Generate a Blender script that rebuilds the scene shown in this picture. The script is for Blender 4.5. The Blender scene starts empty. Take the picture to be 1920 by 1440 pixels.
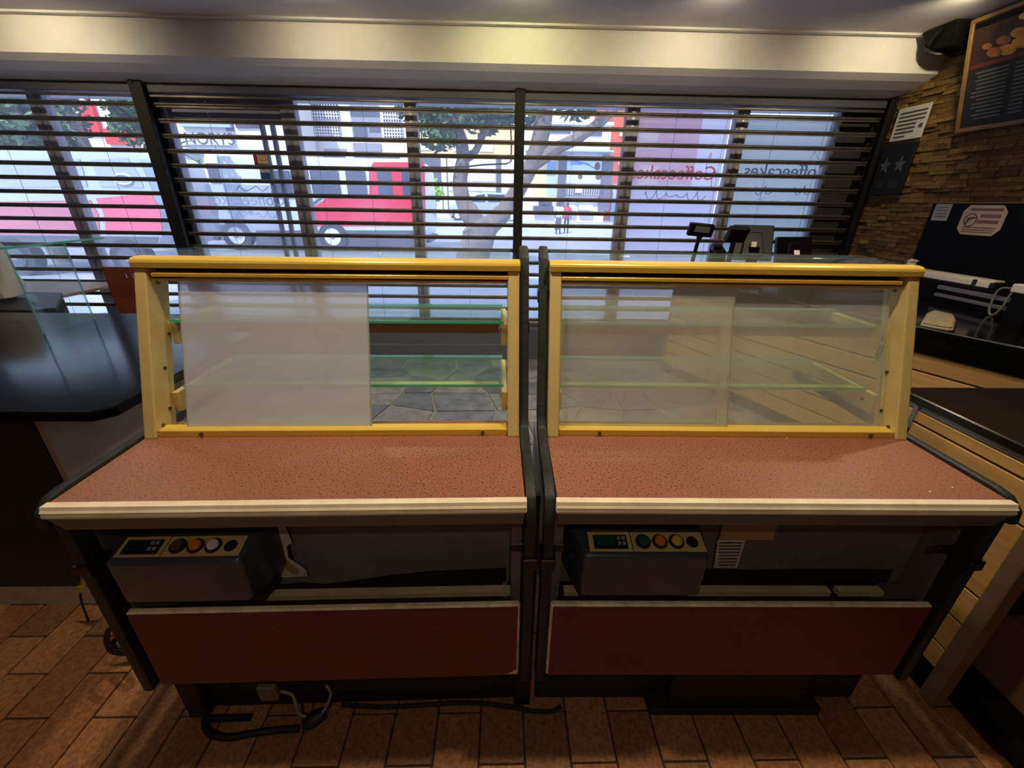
import bpy, bmesh, math, random
from mathutils import Vector, Matrix
random.seed(7)
S = bpy.context.scene
COL = S.collection

# ------------------------------------------------------------------ camera
H = 1.55; FPX = 778.55
_p = math.radians(23.533); _ro = math.radians(.9192); _yw = math.radians(1.5)
FW = Vector((math.sin(_yw)*math.cos(_p), math.cos(_yw)*math.cos(_p), -math.sin(_p)))
_r = Vector((math.cos(_yw), -math.sin(_yw), 0)); _u = _r.cross(FW)
RT = math.cos(_ro)*_r + math.sin(_ro)*_u
UP = -math.sin(_ro)*_r + math.cos(_ro)*_u
CP = Vector((0, 0, H))
cd = bpy.data.cameras.new('camera'); co = bpy.data.objects.new('camera', cd); COL.objects.link(co)
cd.sensor_width = 36; cd.lens = FPX/1920*36; cd.clip_start = .02; cd.clip_end = 300
m = Matrix.Identity(4)
for i in range(3):
    m[i][0] = RT[i]; m[i][1] = UP[i]; m[i][2] = -FW[i]; m[i][3] = CP[i]
co.matrix_world = m
S.camera = co
def _on(ax, v, x, y):
    d = FW + RT*((x-960)/FPX) + UP*((720-y)/FPX)
    return CP + d*((v-CP[ax])/d[ax])
def atX(v, x, y): return _on(0, v, x, y)
def at(x, y, Y): return _on(1, Y, x, y)
def atZ(v, x, y): return _on(2, v, x, y)

# ------------------------------------------------------------------ world, sun, exposure
W = bpy.data.worlds.new('sky'); S.world = W; W.use_nodes = True
bg = W.node_tree.nodes['Background']
bg.inputs[0].default_value = (.62, .78, 1.0, 1); bg.inputs[1].default_value = 2.7
sl = bpy.data.lights.new('sun', 'SUN'); sl.energy = 5.4; sl.angle = math.radians(.6); sl.color = (1, .95, .86)
so = bpy.data.objects.new('sun', sl); COL.objects.link(so)
so.rotation_euler = (math.radians(38), 0, math.radians(-24)); so.location = (0, -5, 20)
S.view_settings.view_transform = 'Standard'; S.view_settings.look = 'None'
S.cycles.transparent_max_bounces = 40; S.cycles.max_bounces = 10
S.view_settings.exposure = 0.12; S.view_settings.gamma = 1.0; S.view_settings.use_curve_mapping = False

# ------------------------------------------------------------------ materials
def lin(c):
    return tuple(((x/255)/12.92 if x/255 <= .04045 else ((x/255+.055)/1.055)**2.4) for x in c)
M = {}
def mat(name, col, rough=.5, metal=0.0, noise=None, bump=None, col2=None, emis=0, coat=0, spec=.5, stretch=None):
    """procedural Principled material; noise=(scale, amount) mottles the colour, bump=(scale, strength)"""
    mt = bpy.data.materials.new(name); mt.use_nodes = True; nt = mt.node_tree
    b = nt.nodes['Principled BSDF']
    c = lin(col) + (1,)
    b.inputs['Base Color'].default_value = c
    b.inputs['Roughness'].default_value = rough; b.inputs['Metallic'].default_value = metal
    b.inputs['Specular IOR Level'].default_value = spec
    b.inputs['Coat Weight'].default_value = coat
    tc = nt.nodes.new('ShaderNodeTexCoord')
    src = tc.outputs['Object']
    if stretch:
        mp = nt.nodes.new('ShaderNodeMapping'); mp.inputs['Scale'].default_value = stretch
        nt.links.new(src, mp.inputs[0]); src = mp.outputs[0]
    if noise:
        n = nt.nodes.new('ShaderNodeTexNoise'); n.inputs['Scale'].default_value = noise[0]; n.inputs['Detail'].default_value = 5
        n.inputs['Roughness'].default_value = .65
        nt.links.new(src, n.inputs['Vector'])
        r = nt.nodes.new('ShaderNodeValToRGB')
        k = noise[1]
        d = lin(col2) if col2 else tuple(x*(1-k) for x in c[:3])
        l = c[:3] if col2 else tuple(min(1, x*(1+k*.6)) for x in c[:3])
        r.color_ramp.elements[0].position = .35; r.color_ramp.elements[0].color = d + (1,)
        r.color_ramp.elements[1].position = .65; r.color_ramp.elements[1].color = l + (1,)
        nt.links.new(n.outputs['Fac'], r.inputs[0]); nt.links.new(r.outputs[0], b.inputs['Base Color'])
    if bump:
        n2 = nt.nodes.new('ShaderNodeTexNoise'); n2.inputs['Scale'].default_value = bump[0]; n2.inputs['Detail'].default_value = 4
        nt.links.new(src, n2.inputs['Vector'])
        bp = nt.nodes.new('ShaderNodeBump'); bp.inputs['Strength'].default_value = bump[1]; bp.inputs['Distance'].default_value = .01
        nt.links.new(n2.outputs['Fac'], bp.inputs['Height']); nt.links.new(bp.outputs[0], b.inputs['Normal'])
    if emis:
        b.inputs['Emission Color'].default_value = c; b.inputs['Emission Strength'].default_value = emis
    M[name] = mt
    return mt
def glass(name, clear, tint=(255, 255, 255), haze=(255, 255, 255), translucent=.6, gloss=.06, grough=.02, noise=None, blur=0):
    """thin sheet: clear = share of light passed straight through, the rest is scattered by haze/dirt; a weak mirror coat on top"""
    mt = bpy.data.materials.new(name); mt.use_nodes = True; nt = mt.node_tree
    nt.nodes.remove(nt.nodes['Principled BSDF']); out = nt.nodes['Material Output']
    N = nt.nodes.new; L = nt.links.new
    tr = N('ShaderNodeBsdfTransparent'); tr.inputs[0].default_value = tuple(math.sqrt(x) for x in lin(tint))+(1,)
    tl = N('ShaderNodeBsdfTranslucent'); tl.inputs[0].default_value = lin(haze)+(1,)
    df = N('ShaderNodeBsdfDiffuse'); df.inputs[0].default_value = lin(haze)+(1,)
    if blur:
        tl = N('ShaderNodeBsdfRefraction'); tl.inputs['IOR'].default_value = 1.03; tl.inputs['Roughness'].default_value = blur
        tl.inputs['Color'].default_value = lin(tint)+(1,)
    mx = N('ShaderNodeMixShader'); mx.inputs[0].default_value = translucent; L(df.outputs[0], mx.inputs[1]); L(tl.outputs[0], mx.inputs[2])
    m2 = N('ShaderNodeMixShader'); L(mx.outputs[0], m2.inputs[1]); L(tr.outputs[0], m2.inputs[2])
    clear = math.sqrt(clear)      # every sheet has two faces
    m2.inputs[0].default_value = clear
    if noise:
        tc = N('ShaderNodeTexCoord'); n = N('ShaderNodeTexNoise'); n.inputs['Scale'].default_value = noise[0]; n.inputs['Detail'].default_value = 3
        L(tc.outputs['Object'], n.inputs['Vector'])
        mr = N('ShaderNodeMapRange'); mr.inputs[1].default_value = .3; mr.inputs[2].default_value = .7
        mr.inputs[3].default_value = max(0, clear-noise[1]); mr.inputs[4].default_value = min(1, clear+noise[1])
        L(n.outputs['Fac'], mr.inputs[0]); L(mr.outputs[0], m2.inputs[0])
    gl = N('ShaderNodeBsdfGlossy'); gl.inputs['Roughness'].default_value = grough
    m3 = N('ShaderNodeMixShader'); m3.inputs[0].default_value = gloss*.6; L(m2.outputs[0], m3.inputs[1]); L(gl.outputs[0], m3.inputs[2])
    L(m3.outputs[0], out.inputs['Surface'])
    M[name] = mt
    return mt

# setting
mat('plaster', (238, 234, 230), .85, noise=(3, .06), bump=(60, .05))
mat('ceiling_paint', (226, 222, 224), .9, noise=(2, .08))
mat('wall_paint', (222, 214, 200), .9, noise=(3, .1))
mat('grout', (70, 52, 40), .95, noise=(30, .3))
for i, c in enumerate([(166, 112, 66), (154, 100, 58), (172, 118, 74), (144, 98, 60)]):
    mat('terracotta_%d' % i, c, .62, noise=(70, .42), bump=(140, .35))
mat('slate_grout', (150, 146, 140), .9, noise=(20, .2))
for i, c in enumerate([(120, 122, 130), (134, 132, 132), (108, 110, 120), (146, 142, 138)]):
    mat('slate_%d' % i, c, .6, noise=(7, .4), bump=(14, .5))
for i, c in enumerate([(158, 120, 64), (140, 105, 55), (170, 132, 72), (124, 92, 50), (148, 110, 60)]):
    mat('ledgestone_%d' % i, c, .9, noise=(22, .45), bump=(60, .7))
mat('stone_backing', (48, 36, 24), .95)
mat('shutter_metal', (112, 104, 100), .4, .6, noise=(9, .25))
mat('post_black', (9, 9, 12), .7, .0, noise=(20, .3))
mat('mullion', (172, 170, 184), .5, .1, noise=(6, .15))
mat('header_dark', (84, 84, 100), .6)
mat('header_pale', (150, 150, 178), .6)
mat('jamb_dark', (62, 62, 56), .7, noise=(8, .2))
glass('shop_glass', .79, (240, 242, 252), (226, 226, 250), .85, .05, noise=(1.3, .05))
glass('frosted_vinyl', .20, (240, 238, 248), (240, 234, 246), .85, .03, .3)
glass('ink_pale', .30, (240, 244, 250), (250, 250, 252), .9, .03, .3)
glass('ink_pink', .25, (250, 170, 160), (250, 170, 158), .9, .03, .3)
glass('ink_slate', .40, (170, 176, 190), (160, 166, 180), .9, .03, .3)
glass('frosted_vinyl_dimmed', .14, (225, 232, 236), (196, 204, 206), .7, .03, .3)  # same film as the bright one; dimmer backlight put into the tint
glass('frosted_vinyl_thin', .62, (236, 240, 248), (225, 232, 246), .8, .03, .3)
mat('vinyl_ink', (96, 96, 112), .7)
mat('vinyl_ink_red', (226, 150, 140), .7)
mat('vinyl_ink_white', (240, 240, 245), .7)
# display cases
def laminate(name, base, speck, speck2):
    mt = mat(name, base, .38, spec=.5); nt = mt.node_tree; b = nt.nodes['Principled BSDF']
    N = nt.nodes.new; L = nt.links.new
    tc = N('ShaderNodeTexCoord')
    v = N('ShaderNodeTexNoise'); v.inputs['Scale'].default_value = 210; v.inputs['Detail'].default_value = 2
    mp = N('ShaderNodeMapping'); mp.inputs['Scale'].default_value = (1, .75, 1)
    L(tc.outputs['Object'], mp.inputs[0]); L(mp.outputs[0], v.inputs['Vector'])
    r = N('ShaderNodeValToRGB'); e = r.color_ramp.elements
    e[0].position = .33; e[0].color = lin(speck)+(1,); e[1].position = .42; e[1].color = lin(base)+(1,)
    x = e.new(.62); x.color = lin(base)+(1,); x = e.new(.74); x.color = lin(speck2)+(1,)
    L(v.outputs['Fac'], r.inputs[0])
    n = N('ShaderNodeTexNoise'); n.inputs['Scale'].default_value = 3; n.inputs['Detail'].default_value = 4; L(tc.outputs['Object'], n.inputs['Vector'])
    mr = N('ShaderNodeMapRange'); mr.inputs[1].default_value = .3; mr.inputs[2].default_value = .75; mr.inputs[3].default_value = 1.05; mr.inputs[4].default_value = .8
    L(n.outputs['Fac'], mr.inputs[0])
    mx = N('ShaderNodeMix'); mx.data_type = 'RGBA'; mx.blend_type = 'MULTIPLY'; mx.inputs[0].default_value = 1
    L(r.outputs[0], mx.inputs[6]); L(mr.outputs[0], mx.inputs[7]); L(mx.outputs[2], b.inputs['Base Color'])
    return mt
laminate('red_laminate', (166, 107, 80), (76, 48, 40), (190, 132, 106))
mat('panel_red', (100, 36, 31), .5, noise=(5, .12))
mat('edge_cream', (252, 230, 198), .5, noise=(14, .14))
mat('edge_cream_worn', (238, 216, 178), .6, noise=(18, .3))
mat('apron_grey', (108, 102, 98), .5, .2)
mat('gold', (246, 206, 88), .3, .15, noise=(4, .06))
mat('gold_matte', (222, 196, 124), .5, .1, noise=(8, .1))
mat('track_brown', (52, 34, 28), .6)
mat('screw', (120, 100, 60), .35, .8)
mat('case_grey', (114, 110, 112), .55, .15, noise=(6, .14))
mat('case_black', (20, 19, 20), .6, noise=(10, .3))
mat('rubber', (32, 38, 34), .55, noise=(16, .35), bump=(50, .2))
mat('clamp_steel', (60, 58, 56), .4, .7)
mat('control_grey', (62, 72, 84), .3, .25, noise=(60, .12), coat=.3)
mat('fascia_gold', (216, 190, 124), .45, .2)
mat('lcd', (20, 38, 52), .15)
mat('lcd_green', (20, 70, 64), .15)
mat('key_grey', (150, 150, 146), .5)
mat('ring_black', (26, 26, 28), .35)
mat('cap_brown', (92, 72, 52), .35)
mat('cap_orange', (226, 130, 28), .3)
mat('cap_white', (232, 226, 204), .3)
mat('cap_yellow', (226, 200, 70), .3)
mat('cap_green', (24, 92, 70), .3)
mat('paper', (196, 188, 176), .8, noise=(40, .2))
mat('tape_tan', (164, 134, 84), .6)
mat('ink', (70, 66, 64), .8)
mat('cream_inner', (196, 186, 140), .6, noise=(8, .2))
glass('door_frosted', .14, (250, 250, 252), (240, 244, 252), .30, .05, .12, noise=(5, .04), blur=.42)
glass('door_milky', .54, (246, 246, 240), (242, 238, 222), .28, .06, .04, noise=(4, .06))
glass('door_edge', .25, (230, 235, 225), (214, 216, 196), .6, .08)
glass('clear_glass', .955, (246, 252, 250), (230, 245, 240), .5, .05)
glass('shelf_glass', .86, (226, 246, 238), (204, 230, 220), .4, .10)
glass('green_edge', .12, (150, 236, 210), (116, 216, 190), .6, .08)
glass('pale_edge', .45, (190, 236, 230), (186, 226, 220), .6, .1)
mat('shelf_rail', (138, 110, 62), .5, .4)
# other furniture
mat('granite_black', (12, 12, 13), .12, noise=(60, .4), spec=.14)
mat('granite_brown', (30, 27, 22), .14, noise=(90, .5), spec=.6)
mat('maple_board', (204, 160, 92), .5, noise=(6, .16), stretch=(1, .25, 8))
mat('groove', (52, 50, 50), .5, .4)
mat('alu', (168, 172, 178), .35, .8)
mat('alu_soft', (132, 126, 130), .4, .5)
mat('post_brown', (120, 96, 76), .6, noise=(10, .15))
mat('panel_black', (8, 8, 9), .6, spec=.15)
mat('plastic_black', (11, 11, 13), .42, spec=.3)
mat('plastic_gloss', (9, 10, 14), .16)
mat('screen_grey', (96, 104, 108), .2)
mat('white_paper', (226, 222, 212), .8, noise=(20, .06))
mat('white_plastic', (214, 208, 192), .5)
mat('beige_cloth', (150, 136, 108), .9, noise=(30, .2), bump=(90, .4))
mat('cable_grey', (128, 124, 116), .55)
mat('box_beige', (120, 108, 84), .7, noise=(20, .2))
mat('cable_white', (140, 132, 112), .55)
mat('cable_black', (20, 18, 17), .5)
mat('frame_wood', (150, 112, 56), .5, noise=(8, .2))
mat('chalkboard', (34, 38, 38), .7)
mat('chalk', (110, 114, 110), .8)
mat('menu_red', (104, 44, 38), .6)
mat('picture_brown', (58, 32, 26), .6, noise=(9, .5))
mat('pastry_dark', (150, 88, 40), .6, noise=(18, .3))
mat('pastry', (214, 150, 62), .6, noise=(18, .3))
mat('pastry_pale', (222, 196, 140), .6, noise=(18, .2))
mat('star_glass', (84, 92, 94), .3)
mat('sticker_cream', (224, 200, 166), .7)
mat('sticker_line', (150, 112, 96), .7)
mat('sticker_red', (150, 60, 52), .7)
mat('card_orange', (206, 160, 96), .7)
mat('base_shaded', (40, 38, 36), .8, noise=(4, .2))
mat('panel_taupe', (176, 160, 140), .8, noise=(6, .15))
mat('plinth', (186, 168, 148), .85, noise=(16, .2))
mat('tabletop_wood', (196, 166, 136), .45, noise=(5, .12), stretch=(1, 5, 1))
mat('chair_orange', (148, 76, 42), .45, noise=(5, .15))
mat('cloth_white', (226, 220, 204), .9, bump=(20, .4))
mat('lamp_white', (230, 226, 218), .5)
mat('bulb', (255, 226, 170), .5, emis=6)
mat('yellow_plug', (214, 182, 40), .5)
mat('carton', (120, 84, 56), .8, noise=(10, .15))
# street
mat('pavement', (158, 162, 178), .85, noise=(1.2, .15))
mat('asphalt', (124, 128, 144), .8, noise=(.8, .18))
mat('kerb', (206, 204, 204), .8)
mat('trunk', (120, 112, 108), .95, noise=(6, .3), bump=(10, .5))
mat('leaf', (74, 110, 66), .6, noise=(2, .5))
mat('leaf_bright', (150, 200, 60), .6, noise=(3, .3))
mat('bus_white', (196, 206, 216), .3, coat=.4)
mat('van_mauve', (176, 104, 118), .35, noise=(.6, .15))
mat('van_rose', (206, 84, 108), .35)
mat('van_window', (150, 160, 176), .2)
mat('bus_red', (206, 34, 66), .3, coat=.4)
mat('bus_glass', (70, 78, 96), .15)
mat('bus_dark', (72, 76, 90), .6)
mat('tyre', (46, 48, 56), .8)
mat('hub_white', (208, 214, 218), .4)
mat('car_silver', (166, 176, 186), .25, .3, coat=.5)
mat('car_glass', (52, 66, 80), .12)
mat('stucco_white', (206, 202, 200), .9, noise=(.5, .06))
mat('stucco_cream', (212, 192, 146), .9, noise=(.5, .08))
mat('stucco_orange', (190, 92, 70), .9, noise=(.5, .08))
mat('stucco_blue', (160, 182, 206), .9)
mat('red_shop', (214, 40, 50), .7)
mat('grille_hole', (60, 60, 70), .8)
mat('win_dark', (76, 84, 100), .3)
mat('lattice', (136, 138, 148), .8)
mat('garage', (88, 90, 104), .6)
mat('door_blue', (120, 150, 206), .6)
mat('poster_blue', (190, 212, 236), .6)
mat('poster_deep', (96, 128, 196), .6)
mat('sign_grey', (70, 72, 84), .7)
mat('roof_tar', (150, 150, 156), .9)
mat('skin_dark', (92, 66, 52), .7)
mat('shirt_cyan', (190, 230, 236), .8)
mat('shirt_red', (214, 50, 84), .8)
mat('trousers', (66, 70, 92), .8)
mat('hair_black', (28, 24, 24), .7)
mat('sticker_yellow', (232, 196, 40), .6)
mat('sticker_blue', (50, 90, 190), .6)

# ------------------------------------------------------------------ mesh builder
def rootframe(o):
    while o.parent: o = o.parent
    return Matrix.Translation(o.location) @ o.rotation_euler.to_matrix().to_4x4()
class MB:
    def __init__(s): s.v = []; s.f = []; s.mi = []; s.cur = 0
    def face(s, idx): s.f.append(idx); s.mi.append(s.cur)
    def hexa(s, p):
        b = len(s.v); s.v += [tuple(q) for q in p]
        for q in ((0,3,2,1),(4,5,6,7),(0,1,5,4),(1,2,6,5),(2,3,7,6),(3,0,4,7)): s.face([b+i for i in q])
        return s
    def box(s, x0, x1, y0, y1, z0, z1):
        return s.hexa([(x0,y0,z0),(x1,y0,z0),(x1,y1,z0),(x0,y1,z0),(x0,y0,z1),(x1,y0,z1),(x1,y1,z1),(x0,y1,z1)])
    def obox(s, c, ax, ay, az):
        """box from centre and three half-vectors"""
        c, ax, ay, az = map(Vector, (c, ax, ay, az))
        return s.hexa([c-ax-ay-az, c+ax-ay-az, c+ax+ay-az, c-ax+ay-az, c-ax-ay+az, c+ax-ay+az, c+ax+ay+az, c-ax+ay+az])
    def prism(s, poly, ax, a0, a1):
        """poly in the two other axes (x: (y,z), y: (x,z), z: (x,y)), extruded along ax"""
        def P(q, a):
            return (a, q[0], q[1]) if ax == 0 else (q[0], a, q[1]) if ax == 1 else (q[0], q[1], a)
        b = len(s.v); n = len(poly)
        s.v += [P(q, a0) for q in poly] + [P(q, a1) for q in poly]
        s.face([b+i for i in range(n)][::-1]); s.face([b+n+i for i in range(n)])
        for i in range(n): s.face([b+i, b+(i+1) % n, b+n+(i+1) % n, b+n+i])
        return s
    def poly3(s, pts, off):
        """3-D polygon extruded by a vector"""
        b = len(s.v); n = len(pts); off = Vector(off)
        s.v += [tuple(Vector(p)) for p in pts] + [tuple(Vector(p)+off) for p in pts]
        s.face([b+i for i in range(n)][::-1]); s.face([b+n+i for i in range(n)])
        for i in range(n): s.face([b+i, b+(i+1) % n, b+n+(i+1) % n, b+n+i])
        return s
    def tube(s, pts, r, n=8, closed=False, flat=None):
        pts = [Vector(p) for p in pts]; k = len(pts)
        rs = r if isinstance(r, (list, tuple)) else [r]*k
        b = len(s.v); up = None
        for i, p in enumerate(pts):
            a = pts[(i-1) % k] if (i or closed) else p; c = pts[(i+1) % k] if (i < k-1 or closed) else p
            t = (c-a).normalized()
            if up is None:
                up = Vector((0, 0, 1)) if abs(t.z) < .9 else Vector((1, 0, 0))
            x = t.cross(up).normalized(); up = x.cross(t).normalized()
            for j in range(n):
                g = 2*math.pi*j/n
                s.v.append(tuple(p + x*math.cos(g)*rs[i] + up*math.sin(g)*rs[i]*(flat or 1)))
        for i in range(k if closed else k-1):
            i2 = (i+1) % k
            for j in range(n): s.face([b+i*n+j, b+i*n+(j+1) % n, b+i2*n+(j+1) % n, b+i2*n+j])
        if not closed:
            s.face([b+j for j in range(n)][::-1]); s.face([b+(k-1)*n+j for j in range(n)])
        return s
    def cyl(s, p0, p1, r0, r1=None, n=16):
        return s.tube([p0, p1], [r0, r0 if r1 is None else r1], n)
    def lathe(s, c, prof, n=16, sx=1, sy=1):
        b = len(s.v); c = Vector(c)
        for (r, z) in prof:
            for j in range(n):
                g = 2*math.pi*j/n; s.v.append((c.x+r*math.cos(g)*sx, c.y+r*math.sin(g)*sy, c.z+z))
        for i in range(len(prof)-1):
            for j in range(n): s.face([b+i*n+j, b+i*n+(j+1) % n, b+(i+1)*n+(j+1) % n, b+(i+1)*n+j])
        s.face([b+j for j in range(n)][::-1]); s.face([b+(len(prof)-1)*n+j for j in range(n)])
        return s
    def ribbon(s, path, x0, x1, th):
        """flat bar swept along a path in (y,z), thickness th to its left side"""
        P = [Vector((0, a, b)) for a, b in path]; k = len(P); b0 = len(s.v)
        for i, p in enumerate(P):
            t = (P[min(i+1, k-1)]-P[max(i-1, 0)]).normalized(); nrm = Vector((0, -t.z, t.y))
            for x, w in ((x0, -.5), (x1, -.5), (x1, .5), (x0, .5)):
                q = p+nrm*th*w; s.v.append((x, q.y, q.z))
        for i in range(k-1):
            for j in range(4): s.face([b0+i*4+j, b0+i*4+(j+1) % 4, b0+i*4+4+(j+1) % 4, b0+i*4+4+j])
        s.face([b0, b0+1, b0+2, b0+3][::-1]); s.face([b0+(k-1)*4+j for j in range(4)])
        return s
    def build(s, name, mats, parent=None, world=False, bevel=0, seg=1, smooth=False, origin=True, label=None):
        me = bpy.data.meshes.new(name)
        vs = [Vector(v) for v in s.v]
        loc = Vector((0, 0, 0))
        if parent is not None and world:
            inv = rootframe(parent).inverted(); vs = [inv @ v for v in vs]
        elif parent is None and origin:
            lo = [min(v[i] for v in vs) for i in range(3)]; hi = [max(v[i] for v in vs) for i in range(3)]
            loc = Vector(((lo[0]+hi[0])/2, (lo[1]+hi[1])/2, lo[2])); vs = [v-loc for v in vs]
        me.from_pydata([tuple(v) for v in vs], [], s.f)
        if not isinstance(mats, (list, tuple)): mats = [mats]
        for q in mats: me.materials.append(M[q])
        for p, i in zip(me.polygons, s.mi): p.material_index = i
        bm = bmesh.new(); bm.from_mesh(me)
        bmesh.ops.recalc_face_normals(bm, faces=bm.faces)
        if bevel:
            es = [e for e in bm.edges if len(e.link_faces) == 2 and e.calc_face_angle(0) > .5]
            bmesh.ops.bevel(bm, geom=es, offset=bevel, segments=seg, affect='EDGES', profile=.6, clamp_overlap=True)
        bm.to_mesh(me); bm.free()
        if smooth:
            for p in me.polygons: p.use_smooth = True
            try: me.set_sharp_from_angle(angle=math.radians(38))
            except Exception: pass
        o = bpy.data.objects.new(name, me); COL.objects.link(o); o.location = loc
        if parent is not None: o.parent = parent
        if label: o['label'] = label
        return o
def tag(o, label, cat=None, group=None, kind=None):
    o['label'] = label
    if cat: o['category'] = cat
    if group: o['group'] = group
    if kind: o['kind'] = kind
    return o
def empty(name, loc, label, cat, rz=0, group=None, kind=None):
    o = bpy.data.objects.new(name, None); o.empty_display_size = .1
    COL.objects.link(o); o.location = loc; o.rotation_euler = (0, 0, rz)
    return tag(o, label, cat, group, kind)
def copy_tree(o, parent=None):
    c = o.copy(); COL.objects.link(c); c.parent = parent
    for ch in list(o.children): copy_tree(ch, c)
    return c
def share(name, mesh, loc, parent=None, rot=(0, 0, 0), sc=(1, 1, 1)):
    o = bpy.data.objects.new(name, mesh); COL.objects.link(o)
    o.location = loc; o.rotation_euler = rot; o.scale = sc
    if parent is not None: o.parent = parent
    return o
def text_mesh(txt, size, bold=0.0):
    cu = bpy.data.curves.new('lettering', 'FONT'); cu.body = txt; cu.size = size; cu.align_x = 'CENTER'; cu.align_y = 'CENTER'
    cu.extrude = .004; cu.offset = bold
    ob = bpy.data.objects.new('lettering', cu); COL.objects.link(ob)
    dg = bpy.context.evaluated_depsgraph_get()
    me = bpy.data.meshes.new_from_object(ob.evaluated_get(dg))
    bpy.data.objects.remove(ob); bpy.data.curves.remove(cu)
    me.name = 'lettering'
    return me

# ================================================================== THE SETTING
def struct(mb, name, mats, label, bevel=0, smooth=False):
    o = mb.build(name, mats, origin=False, bevel=bevel, smooth=smooth)
    return tag(o, label, kind='structure')
XL, XR, YB, YS, ZC = -6.2, 3.45, -2.4, 4.29, 2.77
floor = struct(MB().box(XL, XR+.3, YB, 4.75, -.12, -.008), 'floor', 'grout', 'shop floor of terracotta tiles by the counters and grey slate beyond')
struct(MB().box(XL-.2, XR+.4, YB-.2, 4.9, ZC, ZC+.2), 'ceiling', 'ceiling_paint', 'pale flat ceiling above the soffit')
struct(MB().box(XL-.2, XL, YB, 4.9, -.1, ZC), 'wall_left', 'wall_paint', 'plain wall at the far left end of the shop')
struct(MB().box(XL-.2, XR+.4, YB-.2, YB, -.1, ZC), 'wall_back', 'wall_paint', 'plain wall behind the serving area')
wr = struct(MB().box(XR, XR+.25, YB, 4.9, -.1, ZC), 'wall_right', 'stone_backing', 'brown ledgestone wall to the right of the shutters')
wf = MB(); wf.box(XL-.2, XR+.4, 4.55, 4.9, 2.42, 6.5); wf.box(XL-.2, XL+.1, 4.4, 4.9, -.1, 2.5); wf.box(XR-.02, XR+.4, 4.33, 4.9, -.1, 2.5)
struct(wf, 'wall_front', 'stucco_white', 'front wall of the shop above the glazing')
struct(MB().box(XL, XR, 4.22, 4.56, -.02, .33), 'trim_1', 'header_dark', 'dark low sill under the shutters')
# soffit: fascia and coved underside (profile in y,z)
sof = [(3.92, ZC+.05), (3.92, 2.535), (3.99, 2.50), (4.10, 2.462), (4.24, 2.435), (4.56, 2.43), (4.56, ZC+.05)]
struct(MB().prism(sof, 0, XL, XR), 'trim_2', 'plaster', 'off-white soffit beam lit by downlights above the shutters')
struct(MB().prism([(3.90, ZC), (3.90, ZC-.014), (3.86, ZC-.014), (3.86, ZC)], 0, XL, XR), 'trim_3', 'ceiling_paint', 'thin moulding where ceiling meets the soffit')

# --- terracotta tiles
TW, TL, g = .14, .28, .0035
def tile_mesh(w, l, h, b, name='tile'):
    o = MB().box(-w/2, w/2, -l/2, l/2, 0, h).build(name, 'grout', origin=False, bevel=b)
    me = o.data; bpy.data.objects.remove(o); return me
tms = []
for i in range(4):
    me = tile_mesh(TW-g*1.6, TL-g*1.6, .012, .002); me.materials.clear(); me.materials.append(M['terracotta_%d' % i]); tms.append(me)
far = MB(); cells = []
for c in range(-26, 26):
    x = -.064+.07+TW*c
    for r_ in range(-8, 5):
        y = .69+.14+TL*r_+(TL/2 if c % 2 else 0)
        if y > 1.75: continue
        cells.append((x, y))
near = [q for q in cells if .38 < q[1] < 1.5 and abs(q[0]) < 2.6]
near = sorted(near, key=lambda q: q[0]**2+q[1]**2)[:220]
ns = set(near)
for (x, y) in cells:
    dz = random.uniform(-.0016, .0008)
    if (x, y) in ns:
        share('tile', random.choice(tms), (x, y, -.0115+dz), floor, (random.uniform(-.003, .003), random.uniform(-.004, .004), 0))
    else:
        far.cur = random.randrange(4); far.box(x-TW/2+g, x+TW/2-g, y-TL/2+g, y+TL/2-g, -.008, .0005+dz)
o = far.build('tile_field', ['terracotta_%d' % i for i in range(4)], floor); o['kind'] = 'stuff'; o['label'] = 'further terracotta tiles of the same floor'
# --- slate crazy paving on the customer side
sg = MB().box(XL, XR, 1.78, 4.22, -.02, -.006).build('slate_bed', 'slate_grout', floor)
nx, ny = 17, 8
def gp(i, j):
    random.seed(i*71+j*13+5)
    return (-3.2+i*.38+random.uniform(-.12, .12), 1.85+j*.3+random.uniform(-.09, .09))
for i in range(nx):
    for j in range(ny):
        P = [gp(i, j), gp(i+1, j), gp(i+1, j+1), gp(i, j+1)]
        cx = sum(p[0] for p in P)/4; cy = sum(p[1] for p in P)/4
        if cy > 4.1: continue
        random.seed(i*97+j)
        k = random.uniform(.93, .97)
        Q = [(cx+(p[0]-cx)*k, cy+(p[1]-cy)*k) for p in P]
        MB().prism(Q, 2, -.006, .004+random.uniform(0, .005)).build('paving_stone', 'slate_%d' % random.randrange(4), floor, bevel=.004)
random.seed(11)

# --- ledgestone cladding on the right wall
variants = []
for i in range(5):
    q = MB(); n = 5
    random.seed(40+i)
    # chunky strip with a broken face: unit block x in [-1,0] (proud), y,z in [-.5,.5]
    ys = [-.5, -.2, .15, .5]
    for a in range(3):
        f0, f1 = -random.uniform(.55, 1), -random.uniform(.55, 1)
        q.hexa([(0, ys[a], -.5), (f0, ys[a], -.5), (f1, ys[a+1], -.5), (0, ys[a+1], -.5), (0, ys[a], .5), (f1, ys[a], .5), (f0, ys[a+1], .5), (0, ys[a+1], .5)])
    o = q.build('ledgestone', 'ledgestone_%d' % i, origin=False, bevel=.03); variants.append(o.data); bpy.data.objects.remove(o)
random.seed(21)
stones = []
z = .86
while z < ZC-.01:
    h = random.choice([.022, .028, .034, .04]); y = 4.33
    while y > 1.3:
        l = random.uniform(.08, .24); stones.append((y-l/2, z+h/2, l, h, random.uniform(.012, .034))); y -= l
    z += h
def hidden(s):
    return (s[0] < 3.46 and s[1] < 1.57) or (s[0] < 3.40 and s[1] > 2.16) or s[0] < 2.5 or (3.85 < s[0] < 4.14 and 1.68 < s[1] < 2.32) or (s[1] < 1.1)
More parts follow.
